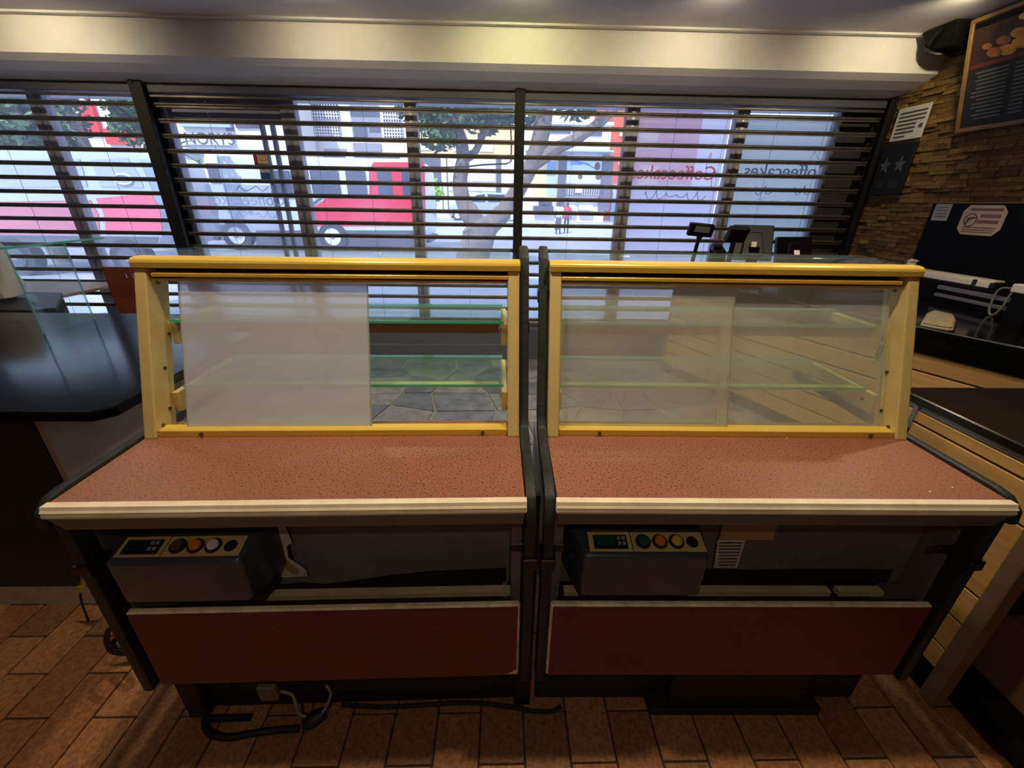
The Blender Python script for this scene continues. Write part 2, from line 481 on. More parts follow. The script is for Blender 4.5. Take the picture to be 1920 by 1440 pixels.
vis = sorted([s for s in stones if not hidden(s)], key=lambda s: -(s[2]*s[3])/(s[0]**2+9))
top = set(vis[:300])
rest = MB()
for s in stones:
    if s in top:
        share('ledgestone', random.choice(variants), (XR, s[0], s[1]), wr, (0, 0, 0), (s[4], s[2]*.985, s[3]*.94))
    else:
        rest.cur = random.randrange(5); rest.box(XR-s[4], XR, s[0]-s[2]*.49, s[0]+s[2]*.49, s[1]-s[3]*.47, s[1]+s[3]*.47)
o = rest.build('ledgestone_field', ['ledgestone_%d' % i for i in range(5)], wr); o['kind'] = 'stuff'; o['label'] = 'smaller ledgestones of the same cladding'

# --- downlights near the soffit and over the serving side
def downlight(x, y, label, watts, size=70, blend=.6, col=(1, .86, .56), grp=None, tilt=0):
    t = empty('downlight', (x, y, ZC-.006), label, 'lamp', group=grp)
    MB().lathe((x, y, ZC-.012), [(.052, 0), (.056, .004), (.056, .0125), (.04, .0125), (.04, .006), (.046, 0)], 20).build('trim_ring', 'lamp_white', t, world=True, smooth=True)
    MB().lathe((x, y, ZC-.006), [(.038, 0), (.036, .004)], 16).build('bulb', 'bulb', t, world=True)
    l = bpy.data.lights.new('downlight_beam', 'SPOT'); l.energy = watts; l.spot_size = math.radians(size); l.spot_blend = blend; l.color = col; l.shadow_soft_size = .035
    lo = bpy.data.objects.new('downlight_beam', l); COL.objects.link(lo); lo.parent = t; lo.location = (0, 0, -.02); lo.rotation_euler = (math.radians(tilt), 0, 0)
    return t
names = ['leftmost downlight before the soffit, above the first dark post', 'second downlight from the left before the soffit',
         'middle downlight before the soffit, above the central shutter post', 'fourth downlight from the left before the soffit', 'downlight before the soffit nearest the stone wall']
for (px, lab, w_) in zip((100, 640, 975, 1285, 1655), names, (60, 46, 58, 56, 60)):
    p = at(px, 60, 3.92)
    downlight(p.x, 3.12, lab, w_*.56, 118, 1.0, (1, .84, .52) if px != 975 else (1, .92, .45), 'downlights along the soffit', 62)
for (x, y, lab, w_) in ((-.75, .95, 'downlight above the left display case', 50), (.62, .95, 'downlight above the right display case', 56),
                        (-.1, -.9, 'downlight behind the serving side', 26), (-.9, 2.5, 'added fill downlight over the customer side of the left case', 70), (.9, 2.6, 'added fill downlight over the customer side of the right case', 70),  # customer-side pair added as fill, bouncing off the slate up to the soffit
                        (2.1, 2.0, 'downlight above the black-topped cash counter', 66), (-2.4, 2.3, 'downlight above the glass-boxed black counter', 24)):
    downlight(x, y, lab, w_, 130, .7, (1, .84, .60))

# --- roller grilles
tube_r = .0125
def grille(name_label, x0, x1, group):
    t = empty('roller_grille', ((x0+x1)/2, YS, .33), name_label, 'roller grille', group=group)
    tm = MB().tube([(-.5*(x1-x0), 0, 0), (.5*(x1-x0), 0, 0)], tube_r, 10)
    lip = .005
    tm.box(-.5*(x1-x0), .5*(x1-x0), -.004, .004, -.024, -.008)
    o0 = tm.build('slat', 'shutter_metal', t, smooth=True); o0.location = (0, 0, 2.287-.33)
    k = 1
    while 2.287-.116*k > .42:
        share('slat', o0.data, (0, 0, 2.287-.116*k-.33), t); k += 1
    MB().box(x0, x1, YS-.02, YS+.02, .345, .40).build('bottom_bar', 'shutter_metal', t, world=True, bevel=.006)
    MB().box(x0, x1, YS-.03, YS+.06, 2.365, 2.43).build('header', 'header_dark', t, world=True, bevel=.004)
    MB().box(x0, x1, YS-.030, YS-.01, 2.33, 2.350).build('header_rail', 'shutter_metal', t, world=True, bevel=.004)
    n = max(3, int((x1-x0)/.4)); m_ = MB()
    for i in range(1, n):
        xx = x0+(x1-x0)*i/n
        m_.cyl((xx, YS+.012, .4), (xx, YS+.012, 2.36), .0016, n=5)
    m_.build('link_wires', 'shutter_metal', t, world=True)
    return t
XP = [-6.15, -3.065, .142, 3.40]
grille('roller grille at the left end, in front of the red van', XP[0]+.02, XP[1]-.045, 'roller grilles')
grille('middle roller grille between the two black posts', XP[1]+.045, XP[2]-.03, 'roller grilles')
grille('right-hand roller grille running up to the stone wall', XP[2]+.03, XP[3]-.03, 'roller grilles')
def gpost(x, w, lab):
    t = empty('guide_post', (x, YS-.01, .33), lab, 'post')
    q = MB(); q.box(x-w, x+w, YS-.075, YS-.045, .33, 2.44); q.box(x-w, x+w, YS+.062, YS+.075, .33, 2.44); q.box(x-.008, x+.008, YS-.05, YS+.07, .33, 2.44)
    q.build('channel', 'post_black', t, world=True, bevel=.004)
    MB().box(x-w*.5, x-w*.5+.02, YS-.085, YS-.02, 2.42, 2.50).build('hanger', 'post_black', t, world=True)
    q = MB()
    for zz in (.6, 1.0, 1.4, 1.8, 2.2): q.cyl((x+w*.5, YS-.081, zz), (x+w*.5, YS-.074, zz), .008, n=8)
    q.build('bolts', 'clamp_steel', t, world=True)
gpost(XP[1], .055, 'thick black guide post left of the parked white van')
gpost(XP[2], .042, 'black guide post in the centre of the shutters')
gpost(XP[3], .03, 'narrow black guide post against the stone wall')

# --- glazing behind the grilles
YG = 4.45
mull = [(-4.10, .13), (-3.03, .075), (-1.93, .13), (-.835, .11), (1.178, .12), (2.19, .115), (3.09, .02)]
edges = [XL+.1] + [m_[0] for m_ in mull] + [3.42]
bays = [(0, 2, 'window_1', 'large shopfront pane at the left with a grey mullion'), (2, 4, 'window_2', 'shopfront glazing in the middle, street and buses behind'), (4, 6, 'window_3', 'shopfront glazing right of the centre post'), (6, 8, 'window_4', 'dark end of the shopfront glazing beside the stone wall')]
for a, b, nm, lab in bays:
    x0, x1 = edges[a], edges[b]
    fr = MB(); fr.box(x0, x1, YG-.03, YG+.03, .33, .38); fr.box(x0, x1, YG-.03, YG+.03, 2.38, 2.43)
    w_ = struct(fr, nm, 'mullion', lab)
    for i in range(a, b):
        if i < 7:
            MB().box(edges[i], edges[i+1], YG-.004, YG+.004, .38, 2.38).build('pane', 'shop_glass', w_)
    for i in range(a+1, b+1):
        if 1 <= i <= 7:
            cx, ww = mull[i-1]
            MB().box(cx-ww/2, cx+ww/2, YG-.05, YG+.05, .33, 2.43).build('mullion', 'mullion', w_, bevel=.006)
            MB().box(cx-.012, cx+.012, YG-.056, YG-.049, .33, 2.43).build('mullion_strip', 'alu', w_)
w4 = bpy.data.objects['window_4']
MB().box(3.10, 3.43, YG-.02, YG+.03, .33, 2.43).build('side_panel', 'jamb_dark', w4)
w2 = bpy.data.objects['window_2']
MB().box(-2.99, -2.0, YG-.03, YG+.03, 2.20, 2.43).build('header_panel', 'header_pale', w2)
for xx in (-2.225, -2.13): MB().box(xx-.018, xx+.018, YG+.04, YG+.075, .33, 2.43).build('door_stile', 'header_dark', w2)

# --- frosted vinyl sheets with mirrored lettering on the glass
def script_curve(root, px0, py0, px1, py1, Y, matname, amp, n, r=.0035):
    a = at(px0, py0, Y); b = at(px1, py1, Y); pts = []
    for i in range(n*8+1):
        t = i/(n*8); p = a.lerp(b, t)
        pts.append((p.x+.35*amp*math.sin(t*n*2*math.pi+1.2), Y, p.z+amp*math.sin(t*n*2*math.pi)*(.6+.4*math.sin(t*9))))
    MB().tube(pts, r, 5).build('squiggle', matname, root, world=True)
def lettering(root, txt, px, py, Y, size, matname, mirrored=True, rot=0):
    me = text_mesh(txt, size); me.materials.clear(); me.materials.append(M[matname])
    p = at(px, py, Y)
    o = bpy.data.objects.new('lettering', me); COL.objects.link(o)
    o.parent = root; inv = rootframe(root).inverted()
    o.location = inv @ p; o.rotation_euler = (math.radians(90), 0, 0); o.scale = ((-1 if mirrored else 1), 1, 1)
    return o
def sheet(px0, px1, pyt, Y, matname, label, zb=.42):
    a, b = at(px0, pyt, Y), at(px1, pyt, Y)
    t = empty('vinyl_sheet', ((a.x+b.x)/2, Y, zb), label, 'window film', group='frosted films on the shop glass')
    MB().box(a.x, b.x, Y-.0015, Y+.0015, zb, (a.z+b.z)/2).build('film', matname, t, world=True)
    return t
YV = YG-.009
s1 = sheet(1186, 1376, 198, YV, 'frosted_vinyl', 'bright frosted window film with pinkish mirrored lettering left of the tills')
lettering(s1, 'Coffeecakes', 1262, 325, YV-.004, .17, 'ink_pink'); script_curve(s1, 1205, 365, 1320, 368, YV-.003, 'ink_slate', .045, 6); script_curve(s1, 1325, 300, 1345, 345, YV-.003, 'ink_pink', .09, 2)
s2 = sheet(1384, 1597, 216, YV, 'frosted_vinyl_dimmed', 'frosted window film, tinted grey for the dimmer view behind it, with mirrored lettering behind the tills')
lettering(s2, 'Coffeecakes', 1475, 322, YV-.004, .17, 'ink_slate'); script_curve(s2, 1410, 357, 1520, 357, YV-.003, 'ink_slate', .045, 6); script_curve(s2, 1515, 296, 1555, 292, YV-.003, 'ink_pale', .06, 1); script_curve(s2, 1415, 375, 1500, 380, YV-.003, 'ink_pale', .02, 3)
a, b = at(383, 345, YV), at(532, 440, YV)
s3 = empty('vinyl_sheet', ((a.x+b.x)/2, YV, b.z), 'pale frosted film with scrolled lettering in front of the white van', 'window film', group='frosted films on the shop glass')
MB().box(a.x, b.x, YV-.0015, YV+.0015, b.z, a.z).build('film', 'frosted_vinyl_thin', s3, world=True)
lettering(s3, 'Coffeecakes', 462, 375, YV-.004, .15, 'ink_pale'); script_curve(s3, 425, 400, 515, 402, YV-.003, 'ink_pale', .04, 5); script_curve(s3, 442, 356, 500, 350, YV-.003, 'ink_slate', .035, 2)
# square sticker and wire loop on the middle glazing
a, b = at(474, 288, YV), at(509, 336, YV)
st = empty('glass_sticker', ((a.x+b.x)/2, YV-.004, b.z), 'small red, yellow and blue sticker on the glass above the white van', 'sticker')
q = MB(); q.box(a.x+.035, b.x, YV-.006, YV-.003, b.z, a.z); q.build('card', 'white_paper', st, world=True)
MB().box(a.x, a.x+.035, YV-.006, YV-.003, b.z+.12, a.z).build('red_strip', 'red_shop', st, world=True)
MB().box(a.x+.05, b.x-.01, YV-.009, YV-.006, b.z+.15, a.z-.01).build('yellow_square', 'sticker_yellow', st, world=True)
MB().box(a.x+.035, b.x, YV-.009, YV-.006, b.z, b.z+.055).build('blue_band', 'sticker_blue', st, world=True)
c_ = ((a.x+b.x)/2+.03, YV-.011, b.z+.2)
MB().tube([(c_[0]+.035*math.cos(t*.4), c_[1], c_[2]+.035*math.sin(t*.4)) for t in range(16)], .007, 5, True).build('ring_mark', 'white_paper', st, world=True)
loop = [(772, 205), (771, 240), (776, 285), (780, 306), (788, 313), (830, 314), (872, 313), (905, 309), (950, 307), (958, 303), (959, 270), (957, 230), (952, 222), (940, 221), (890, 224)]
MB().tube([at(x, y, YG+.09) for x, y in loop], .008, 6).build('wire_frame', 'post_black')
tag(bpy.data.objects['wire_frame'], 'thin dark wire frame hanging outside the glass left of the centre post', 'sign frame')

# ================================================================== THE TWO DISPLAY CASES
def lean(y0, y1, z0, z1):      # y along the leaning back frame
    return lambda z: y0+(y1-y0)*(z-z0)/(z1-z0)
fy = lean(.294, .457, .90, 1.365)
def display_case(loc, rz, Wd, label, side, caps, lcd, panel, doors):
    t = empty('display_case', loc, label, 'display case', rz, group='refrigerated display cases with red worktops')
    B = lambda mb, nm, mt, par=None, **k: mb.build(nm, mt, par or t, **k)
    # --- worktop
    wt = B(MB().box(0, Wd, .012, .40, .872, .90), 'worktop', 'red_laminate', label='speckled red-brown laminate worktop')
    B(MB().prism([(-.012, .873), (-.014, .880), (-.010, .884), (-.013, .889), (-.009, .894), (-.006, .902), (.012, .902), (.012, .873)], 0, -.004, Wd+.004), 'edge_trim', 'edge_cream', label='ribbed cream front edging')
    B(MB().hexa([(.0, -.010, .873), (Wd, -.010, .873), (Wd, .03, .873), (0, .03, .873), (.028, -.006, .836), (Wd-.004, -.006, .836), (Wd-.004, .03, .838), (.028, .03, .838)] if side < 0 else
                [(.0, -.010, .873), (Wd, -.010, .873), (Wd, .03, .873), (0, .03, .873), (.004, -.006, .836), (Wd-.028, -.006, .836), (Wd-.028, .03, .838), (.004, .03, .838)]), 'apron', 'apron_grey')
    # --- yellow frame of the glass back
    for nm, x0, x1, inner in (('upright', 0, .034, .034), ('upright', Wd-.034, Wd, Wd-.034)):
        u = B(MB().prism([(.294, .900), (.382, .900), (.545, 1.365), (.457, 1.365)], 0, x0, x1), nm, 'gold_matte', bevel=.004, seg=2, label='yellow anodised leaning upright')
        s = 1 if inner < Wd/2 else -1
        for (z, dy) in ((1.345, .03), (1.32, .045), (1.17, .075), (1.08, .05), (.96, .06), (.925, .03)):
            B(MB().cyl((inner-.001*s, fy(z)+dy, z), (inner+.003*s, fy(z)+dy, z), .0055, n=10), 'screw', 'screw', u)
    B(MB().prism([(.450, 1.367), (.449, 1.382), (.452, 1.389), (.460, 1.394), (.474, 1.396), (.500, 1.396), (.500, 1.367)], 0, -.002, Wd+.002), 'top_profile', 'gold', bevel=.0015, label='glossy golden rounded top rail')
    B(MB().box(.034, Wd-.034, .495, .555, 1.33, 1.367), 'door_header', 'track_brown')
    tr = B(MB().box(.034 if side > 0 else .05, Wd-.034 if side < 0 else Wd-.055, .448, .478, 1.343, 1.353), 'upper_track', 'gold', bevel=.001)
    B(MB().box(.034, Wd-.034, .462, .49, 1.329, 1.335), 'track_lip', 'gold_matte', tr)
    lt = B(MB().box(.036, Wd-.036, .305, .345, .900, .921), 'lower_track', 'gold', bevel=.0015)
    for x in (.16, Wd-.11): B(MB().cyl((x, .3045, .910), (x, .301, .910), .006, n=10), 'screw', 'screw', lt)
    # --- sliding doors
    for (x0, x1, off, mt, handle) in doors:
        zb, zt = .921, 1.338; y0, y1 = fy(zb)+.030+off, fy(zt)+.022+off; th = .005; c = .012
        pts = [(x0, zb), (x1, zb), (x1, zt-c), (x1-c*.6, zt-c*.25), (x1-c, zt), (x0+c, zt), (x0+c*.4, zt-c*.25), (x0, zt-c)]
        Y_ = lambda z: y0+(y1-y0)*(z-zb)/(zt-zb)
        d = B(MB().poly3([(x, Y_(z), z) for x, z in pts], (0, th, 0)), 'sliding_door', mt, label='milky sliding pane')
        for xe in (x0, x1):
            s = 1 if xe == x0 else -1
            ew = .003
            B(MB().hexa([(xe, y0-.0005, zb), (xe+ew*s, y0-.0005, zb), (xe+ew*s, y0+th+.0005, zb), (xe, y0+th+.0005, zb),
                         (xe, Y_(zt-c)-.0005, zt-c), (xe+ew*s, Y_(zt-c)-.0005, zt-c), (xe+ew*s, Y_(zt-c)+th+.0005, zt-c), (xe, Y_(zt-c)+th+.0005, zt-c)]), 'pane_edge', 'door_edge', d)
        if handle is not None:
            hy = Y_(1.14)
            q = MB()
            for hx in (handle, handle+.010): q.box(hx, hx+.003, hy-.004, hy, 1.10, 1.165)
            B(q, 'finger_pull', 'door_edge', d)
    # overlapping strip of the two doors on the right-hand case
    # --- shelves on yellow brackets
    for (z, ya, yb, bz) in ((1.205, .466, .70, .062), (1.003, .440, .72, .055)):
        sh = B(MB().box(.045, Wd-.045, ya, yb, z, z+.008), 'glass_shelf', 'shelf_glass', label='green-edged glass shelf')
        B(MB().box(.045, Wd-.045, ya-.0015, ya, z, z+.008), 'shelf_edge', 'green_edge', sh)
        B(MB().box(.045, Wd-.045, yb, yb+.0015, z, z+.008), 'shelf_edge', 'green_edge', sh)
        if z > 1.1: B(MB().box(.06, Wd-.06, ya+.02, ya+.045, z-.036, z-.001), 'shelf_rail', 'shelf_rail', sh)
        else: B(MB().box(.06, Wd-.06, ya+.02, ya+.045, z-.012, z-.001), 'shelf_rail', 'gold_matte', sh)
        for x0, x1 in ((.034, .052), (Wd-.052, Wd-.034)):
            ys = fy(z)+.07
            br = B(MB().prism([(ys, z-.001), (yb-.02, z-.001), (yb-.02, z-.02), (ys+.12, z-bz), (ys, z-bz-.01)], 0, x0, x1), 'shelf_bracket', 'gold_matte', bevel=.002)
            xs = x1 if x0 < Wd/2 else x0; s = 1 if x0 < Wd/2 else -1
            B(MB().cyl((xs-.001*s, ys+.035, z-.03), (xs+.003*s, ys+.035, z-.03), .006, n=10), 'screw', 'screw', br)
    # --- curved customer-side glass and end glass
    curve = [(.507, 1.392), (.60, 1.398), (.70, 1.396), (.78, 1.375), (.835, 1.33), (.86, 1.26), (.875, 1.0), (.885, .64)]
    q = MB()
    for i in range(len(curve)-1):
        (a0, b0), (a1, b1) = curve[i], curve[i+1]
        q.hexa([(0.02, a0, b0), (Wd-.02, a0, b0), (Wd-.02, a0+.005, b0+.005), (.02, a0+.005, b0+.005), (.02, a1, b1), (Wd-.02, a1, b1), (Wd-.02, a1+.005, b1+.004), (.02, a1+.005, b1+.004)])
    B(q, 'front_glass', 'clear_glass', smooth=True, label='curved clear glass on the customer side')
    poly = [(.40, .90), (.555, 1.36), (.60, 1.39)] + [(a-.004, b-.004) for a, b in curve[1:]] + [(.45, .64)]
    for x0 in (.006, Wd-.012):
        B(MB().prism(poly, 0, x0, x0+.006), 'end_glass', 'clear_glass')
    # --- body below
    B(MB().box(.03, Wd-.03, .12, .14, .50, .868), 'rear_panel', 'case_grey', label='grey sheet under the worktop')
    soot = [(.34, .50), (.46, .512), (.52, .503), (.60, .514), (.72, .535), (.84, .548), (Wd-.04, .556), (Wd-.04, .50)] if side < 0 else [(.30, .50), (.36, .55), (.46, .556), (.6, .55), (.8, .556), (Wd-.06, .553), (Wd-.06, .50)]
    B(MB().prism(soot, 1, .1185, .1205), 'peeled_edge', 'case_black', label='blackened peeled lower edge of the grey sheet')
    if side < 0: B(MB().box(Wd-.01, Wd+.044, .055, .075, .0, .87), 'gap_shade_strip', 'case_black')  # dark filler standing in for the shade between the two cases
    q = MB(); q.box(.05, Wd-.05, .15, .89, .26, .30); q.box(.05, Wd-.05, .15, .19, .30, .60); q.box(.05, Wd-.05, .85, .89, .30, .63); q.box(.05, .08, .15, .89, .30, .62); q.box(Wd-.08, Wd-.05, .15, .89, .30, .62)
    B(q, 'well', 'case_black')
    B(MB().box(.08, Wd-.08, .19, .85, .57, .585), 'deck', 'case_grey')
    for x0, x1 in ((.002, .028), (Wd-.028, Wd-.002)):
        B(MB().prism([(.043, .28), (.87, .28), (.87, .64), (.42, .66), (.40, .865), (.052, .865)], 0, x0, x1), 'end_panel', 'case_grey')
    B(MB().box(.30 if side < 0 else .05, Wd-.02 if side < 0 else Wd-.26, .080, .104, .486, .503), 'inner_ledge', 'cream_inner', label='cream ledge behind the red panel')
    if side > 0: B(MB().box(Wd-.235, Wd-.10, .080, .104, .486, .503), 'inner_ledge', 'cream_inner', label='cream ledge behind the red panel')
    # --- tubular frame with rubber bumper at both ends
    lowp = [(.018, .225), (.018, .60), (.018, .815), (.024, .848), (.040, .872), (.070, .884), (.11, .888)]
    up = lowp + [(.25, .894), (.318, .908), (.352, .950), (.41, 1.12), (.495, 1.36), (.508, 1.39), (.53, 1.406), (.56, 1.408)]
    out = lowp + [(.30, .892), (.60, .892), (.86, .888)]
    for x0, path in ((-.030, out if side < 0 else up), (Wd+.003, up if side < 0 else out)):
        if path is out:
            xi = .002 if x0 < 0 else Wd-.027
            B(MB().ribbon([(.018, .225), (.018, .60), (.018, .868)], xi, xi+.03, .046), 'leg_tube', 'rubber', bevel=.008, seg=2, smooth=True, label='black rubber-clad leg')
            path = [(.006, .84), (.010, .872), (.030, .889), (.060, .893)] + out[-3:]
        f = B(MB().ribbon(path, x0, x0+.027, .046 if path is up else .034), 'bumper_frame', 'rubber', bevel=.008, seg=2, smooth=True, label='black rubber-clad tube frame')
        so_ = 1 if x0 > 0 else -1
        xc = x0 if path is up else xi
        q = MB(); q.box(xc-.004, xc+.034, -.012, .048, .69, .722); q.box(xc-.004-(.03 if so_ > 0 else 0), xc+.034+(.03 if so_ < 0 else 0), .046, .052, .692, .72)
        B(q, 'clamp', 'clamp_steel', f, bevel=.002)
        if path is up:
            zz = 1.29 if side > 0 else 1.20
            B(MB().box(x0-.003, x0+.030, .430 if side < 0 else .462, .485 if side < 0 else .51, zz-.02, zz+.02), 'clamp', 'clamp_steel', f, bevel=.003)
    # --- red lower panel hung on the frame
    x0, x1 = panel
    p = B(MB().box(x0, x1, -.019, -.001, .281, .571), 'lower_panel', 'edge_cream_worn', bevel=.004, label='loose lower panel with worn cream edges')
    rp = [(x0+.006, .285), (x1-(.055 if side < 0 else .006), .285), (x1-(.03 if side < 0 else .006), .292 if side < 0 else .285), (x1-.006, .31 if side < 0 else .29), (x1-.006, .566), (x0+.006, .566)]
    B(MB().prism(rp, 1, -.0215, -.0185), 'red_facing', 'panel_red', p, label='dark red facing')
    B(MB().box(x0+.02, x1-.02, -.001, .012, .545, .56), 'hanging_rail', 'clamp_steel', p)
    for xs in (.37, .78): B(MB().cyl((x0+xs*(x1-x0), -.0215, .50), (x0+xs*(x1-x0), -.0235, .50), .0035, n=8), 'screw', 'screw', p)
    # --- control box
    cx0, cx1 = .078, .396
    rf = .046 if side < 0 else .012; lf = .012 if side < 0 else .046
    q = MB()
    sec = [(-.006, .588), (-.010, .734), (.062, .754), (.122, .762), (.122, .60)]
    A = [(cx0 - (lf*max(0, a)/.122), a, b) for a, b in sec]; Bp = [(cx1 + (rf*max(0, a)/.122), a, b) for a, b in sec]
    b0 = len(q.v); q.v += A+Bp; n = 5
    q.face([b0+i for i in range(n)][::-1]); q.face([b0+n+i for i in range(n)])
    for i in range(n): q.face([b0+i, b0+(i+1) % n, b0+n+(i+1) % n, b0+n+i])
    cb = B(q, 'control_box', 'control_grey', bevel=.011, seg=3, smooth=True, label='hammered grey control box')
    B(MB().box(cx0-.03, cx1+.055 if side < 0 else cx1+.03, .112, .12, .592, .785), 'mounting_plate', 'case_black', cb, bevel=.003)
    n0 = Vector((0, -.062, .0)); u_ = Vector((0, .072, .020)).normalized(); nn = Vector((0, -u_.z, u_.y))
    P0 = Vector((0, -.004, .7355))
    def on(x, v, h): return Vector((x, 0, 0)) + P0 + u_*v + nn*h
    def plate(xa, xb, va, vb, h0, h1, nm, mt, par, bev=0):
        return B(MB().hexa([on(xa, va, h0), on(xb, va, h0), on(xb, vb, h0), on(xa, vb, h0), on(xa, va, h1), on(xb, va, h1), on(xb, vb, h1), on(xa, vb, h1)]), nm, mt, par, bevel=bev)
    X = lambda k: .092 + k*(.392-.092)
    f1 = plate(X(.0), X(.365), .008, .062, -.002, .0025, 'fascia', 'fascia_gold', cb)
    f2 = plate(X(.375), X(1.0), .008, .062, -.002, .0025, 'fascia', 'fascia_gold', cb)
    dsp = plate(X(.04), X(.33), .014, .052, .0, .007, 'display', 'plastic_black', cb, .0015)
    plate(X(.06), X(.225), .022, .048, .006, .008, 'screen', lcd, dsp)
    for i in range(2):
        for j in range(2): plate(X(.245+.04*i), X(.272+.04*i), .022+.015*j, .031+.015*j, .006, .0095, 'key', 'key_grey', dsp)
    for k, cm in zip((.47, .615, .76, .90), caps):
        c0 = on(X(k), .034, 0)
        if cm is None:
            B(MB().cyl(c0, c0+nn*.004, .0155, n=20), 'socket_hole', 'post_black', cb); continue
        rg = B(MB().cyl(c0, c0+nn*.008, .0205, .019, n=22), 'button_ring', 'ring_black', cb, smooth=True)
        B(MB().cyl(c0+nn*.006, c0+nn*.014, .0145, .0125, n=20), 'button_cap', cm, rg, smooth=True)
    # --- chassis under the case
    q = MB(); q.box(.06, Wd-.06, .16, .84, .235, .265); B(q, 'chassis', 'case_black')
    for x in (.06, Wd-.16):
        for y in (.11, .74):
            B(MB().hexa([(x, y, .0), (x+.09, y, .0), (x+.09, y+.09, .0), (x, y+.09, .0), (x-.008, y-.008, .25), (x+.10, y-.008, .25), (x+.10, y+.10, .25), (x-.008, y+.10, .25)]), 'leg', 'case_black', bevel=.006)
    B(MB().box(.055 if side < 0 else -.02, Wd+.02 if side < 0 else Wd-.03, .078, .098, .0, .25), 'base_skirt', 'case_black', bevel=.003)
    if side > 0:
        B(MB().box(.36, Wd-.18, .022, .078, .0, .035), 'drip_tray', 'case_black', bevel=.004)
        B(MB().box(.42, Wd-.24, .04, .078, .05, .20), 'vent_grille', 'case_black', bevel=.004)
    else:
        B(MB().box(.035, .10, .045, .075, .0, .24), 'foot_block', 'case_black', bevel=.004)
    return t
dl = [(.105, .651, .0, 'door_frosted', None)]
caseL = display_case((-1.0433, .7778, 0), math.radians(.895), 1.100, 'left display case with an open frosted door and a black and white button', -1,
                     ('cap_brown', 'cap_orange', 'cap_white', None), 'lcd', (.079, 1.095), dl)
dr = [(.036, .564, .0, 'door_milky', None), (.530, 1.050, .012, 'door_milky', 1.022)]
caseR = display_case((.1355, .7937, 0), math.radians(-.58), 1.107, 'right display case with two closed milky doors and green and yellow buttons', 1,
                     ('cap_green', 'cap_orange', 'cap_yellow', None), 'lcd_green', (-.002, 1.032), dr)
# papers stuck on the grey sheets
def quadcard(par, pts, Y, nm, mt, th=.0012):
    return MB().poly3([at(x, y, Y) for x, y in pts], (0, th, 0)).build(nm, mt, par, world=True)
quadcard(caseL, [(494, 982), (530, 980), (540, 1000), (548, 1018), (540, 1022), (536, 1029), (508, 1029)], .893, 'torn_label', 'paper')
k = quadcard(caseL, [(511, 1029), (538, 1029), (541, 1046), (558, 1058), (575, 1070), (577, 1081), (528, 1083)], .892, 'paper_label', 'paper')
quadcard(caseL, [(517, 1047), (532, 1046), (562, 1070), (560, 1078), (548, 1077)], .8912, 'stain', 'tape_tan')
quadcard(caseR, [(1357, 975), (1462, 975), (1449, 1013), (1348, 1013)], .895, 'tape_patch', 'tape_tan')
quadcard(caseR, [(1346, 1013), (1398, 1013), (1382, 1065), (1338, 1065)], .8945, 'paper_label', 'paper')
for i in range(8):
    y = 1017+i*6; quadcard(caseR, [(1348, y), (1393-i*1.9, y), (1392-i*1.9, y+2), (1348, y+2)], .8935, 'print_line', 'ink')
# cables, plugs and junction box under the left case
def smooth_path(pts, n=6):
    """smooth a polyline (Catmull-Rom)"""
    P = [Vector(p) for p in pts]; P = [P[0]] + P + [P[-1]]; out = []
    for i in range(1, len(P)-2):
        for k in range(n):
            t = k/n; a, b, c, d = P[i-1:i+3]
            out.append(.5*((2*b)+(c-a)*t+(2*a-5*b+4*c-d)*t*t+(3*b-a-3*c+d)*t**3))
    out.append(P[-2]); return out
cb = [(470, 1345), (425, 1347), (390, 1348), (383, 1352), (388, 1368), (402, 1379), (430, 1383), (470, 1376), (515, 1370), (560, 1367)]
t = empty('power_cable', tuple(atZ(0, 470, 1360)), 'thick black power cable looping over the tiles below the left case', 'cable')
MB().tube(smooth_path([atZ(.012, *q) for q in cb]), .0105, 8).build('cord', 'cable_black', t, world=True, smooth=True)
pc = atZ(.02, 585, 1358)
MB().tube([pc+Vector((-.03, .0, 0)), pc+Vector((-.015, .004, 0)), pc+Vector((.0, .012, .004)), pc+Vector((.03, .025, .012))], [.013, .022, .024, .018], 10).build('plug', 'cable_black', t, world=True, smooth=True)
MB().cyl(atZ(.022, 571, 1362), atZ(.022, 573, 1363)+Vector((0, 0, .003)), .003, n=8).build('plug_screw', 'alu', t, world=True)
w = [at(526, 1296, .836), at(548, 1303, .83), at(556, 1325, .815), at(564, 1340, .81), at(582, 1344, .805), at(600, 1338, .81), at(612, 1325, .82), at(620, 1300, .835), at(612, 1285, .84)]
MB().tube(smooth_path(w), .0045, 7).build('thin_cable', 'cable_white', smooth=True)
tag(bpy.data.objects['thin_cable'], 'thin pale cable hanging in a loop under the left case', 'cable')
t = empty('junction_box', tuple(at(500, 1310, .84)), 'pale junction box fixed low under the left case', 'junction box')
a = at(480, 1288, .84); b = at(524, 1311, .84)
MB().box(a.x, b.x, .835, .853, b.z, a.z).build('housing', 'box_beige', t, world=True, bevel=.004)
MB().box(a.x+.01, b.x-.01, .832, .836, b.z+.006, a.z-.008).build('cover', 'box_beige', t, world=True)
pp = [atZ(.008, *q) for q in ((640, 1322), (720, 1326), (800, 1322), (880, 1318), (950, 1325), (1000, 1334), (1035, 1334), (1052, 1325))]
MB().tube(smooth_path(pp), .007, 7).build('floor_cable', 'cable_black', smooth=True)
tag(bpy.data.objects['floor_cable'], 'black cable lying along the floor between the two cases', 'cable')
t_ = [at(225, 1172, 1.0), at(205, 1180, 1.0), at(200, 1200, 1.0), at(210, 1220, 1.0), at(240, 1224, 1.0), at(262, 1215, .99), at(255, 1195, 1.0), at(230, 1190, 1.02), at(212, 1205, 1.02), at(220, 1216, 1.02), at(250, 1214, 1.03)]
MB().tube(smooth_path(t_), .009, 7).build('coiled_cable', 'cable_black', smooth=True)
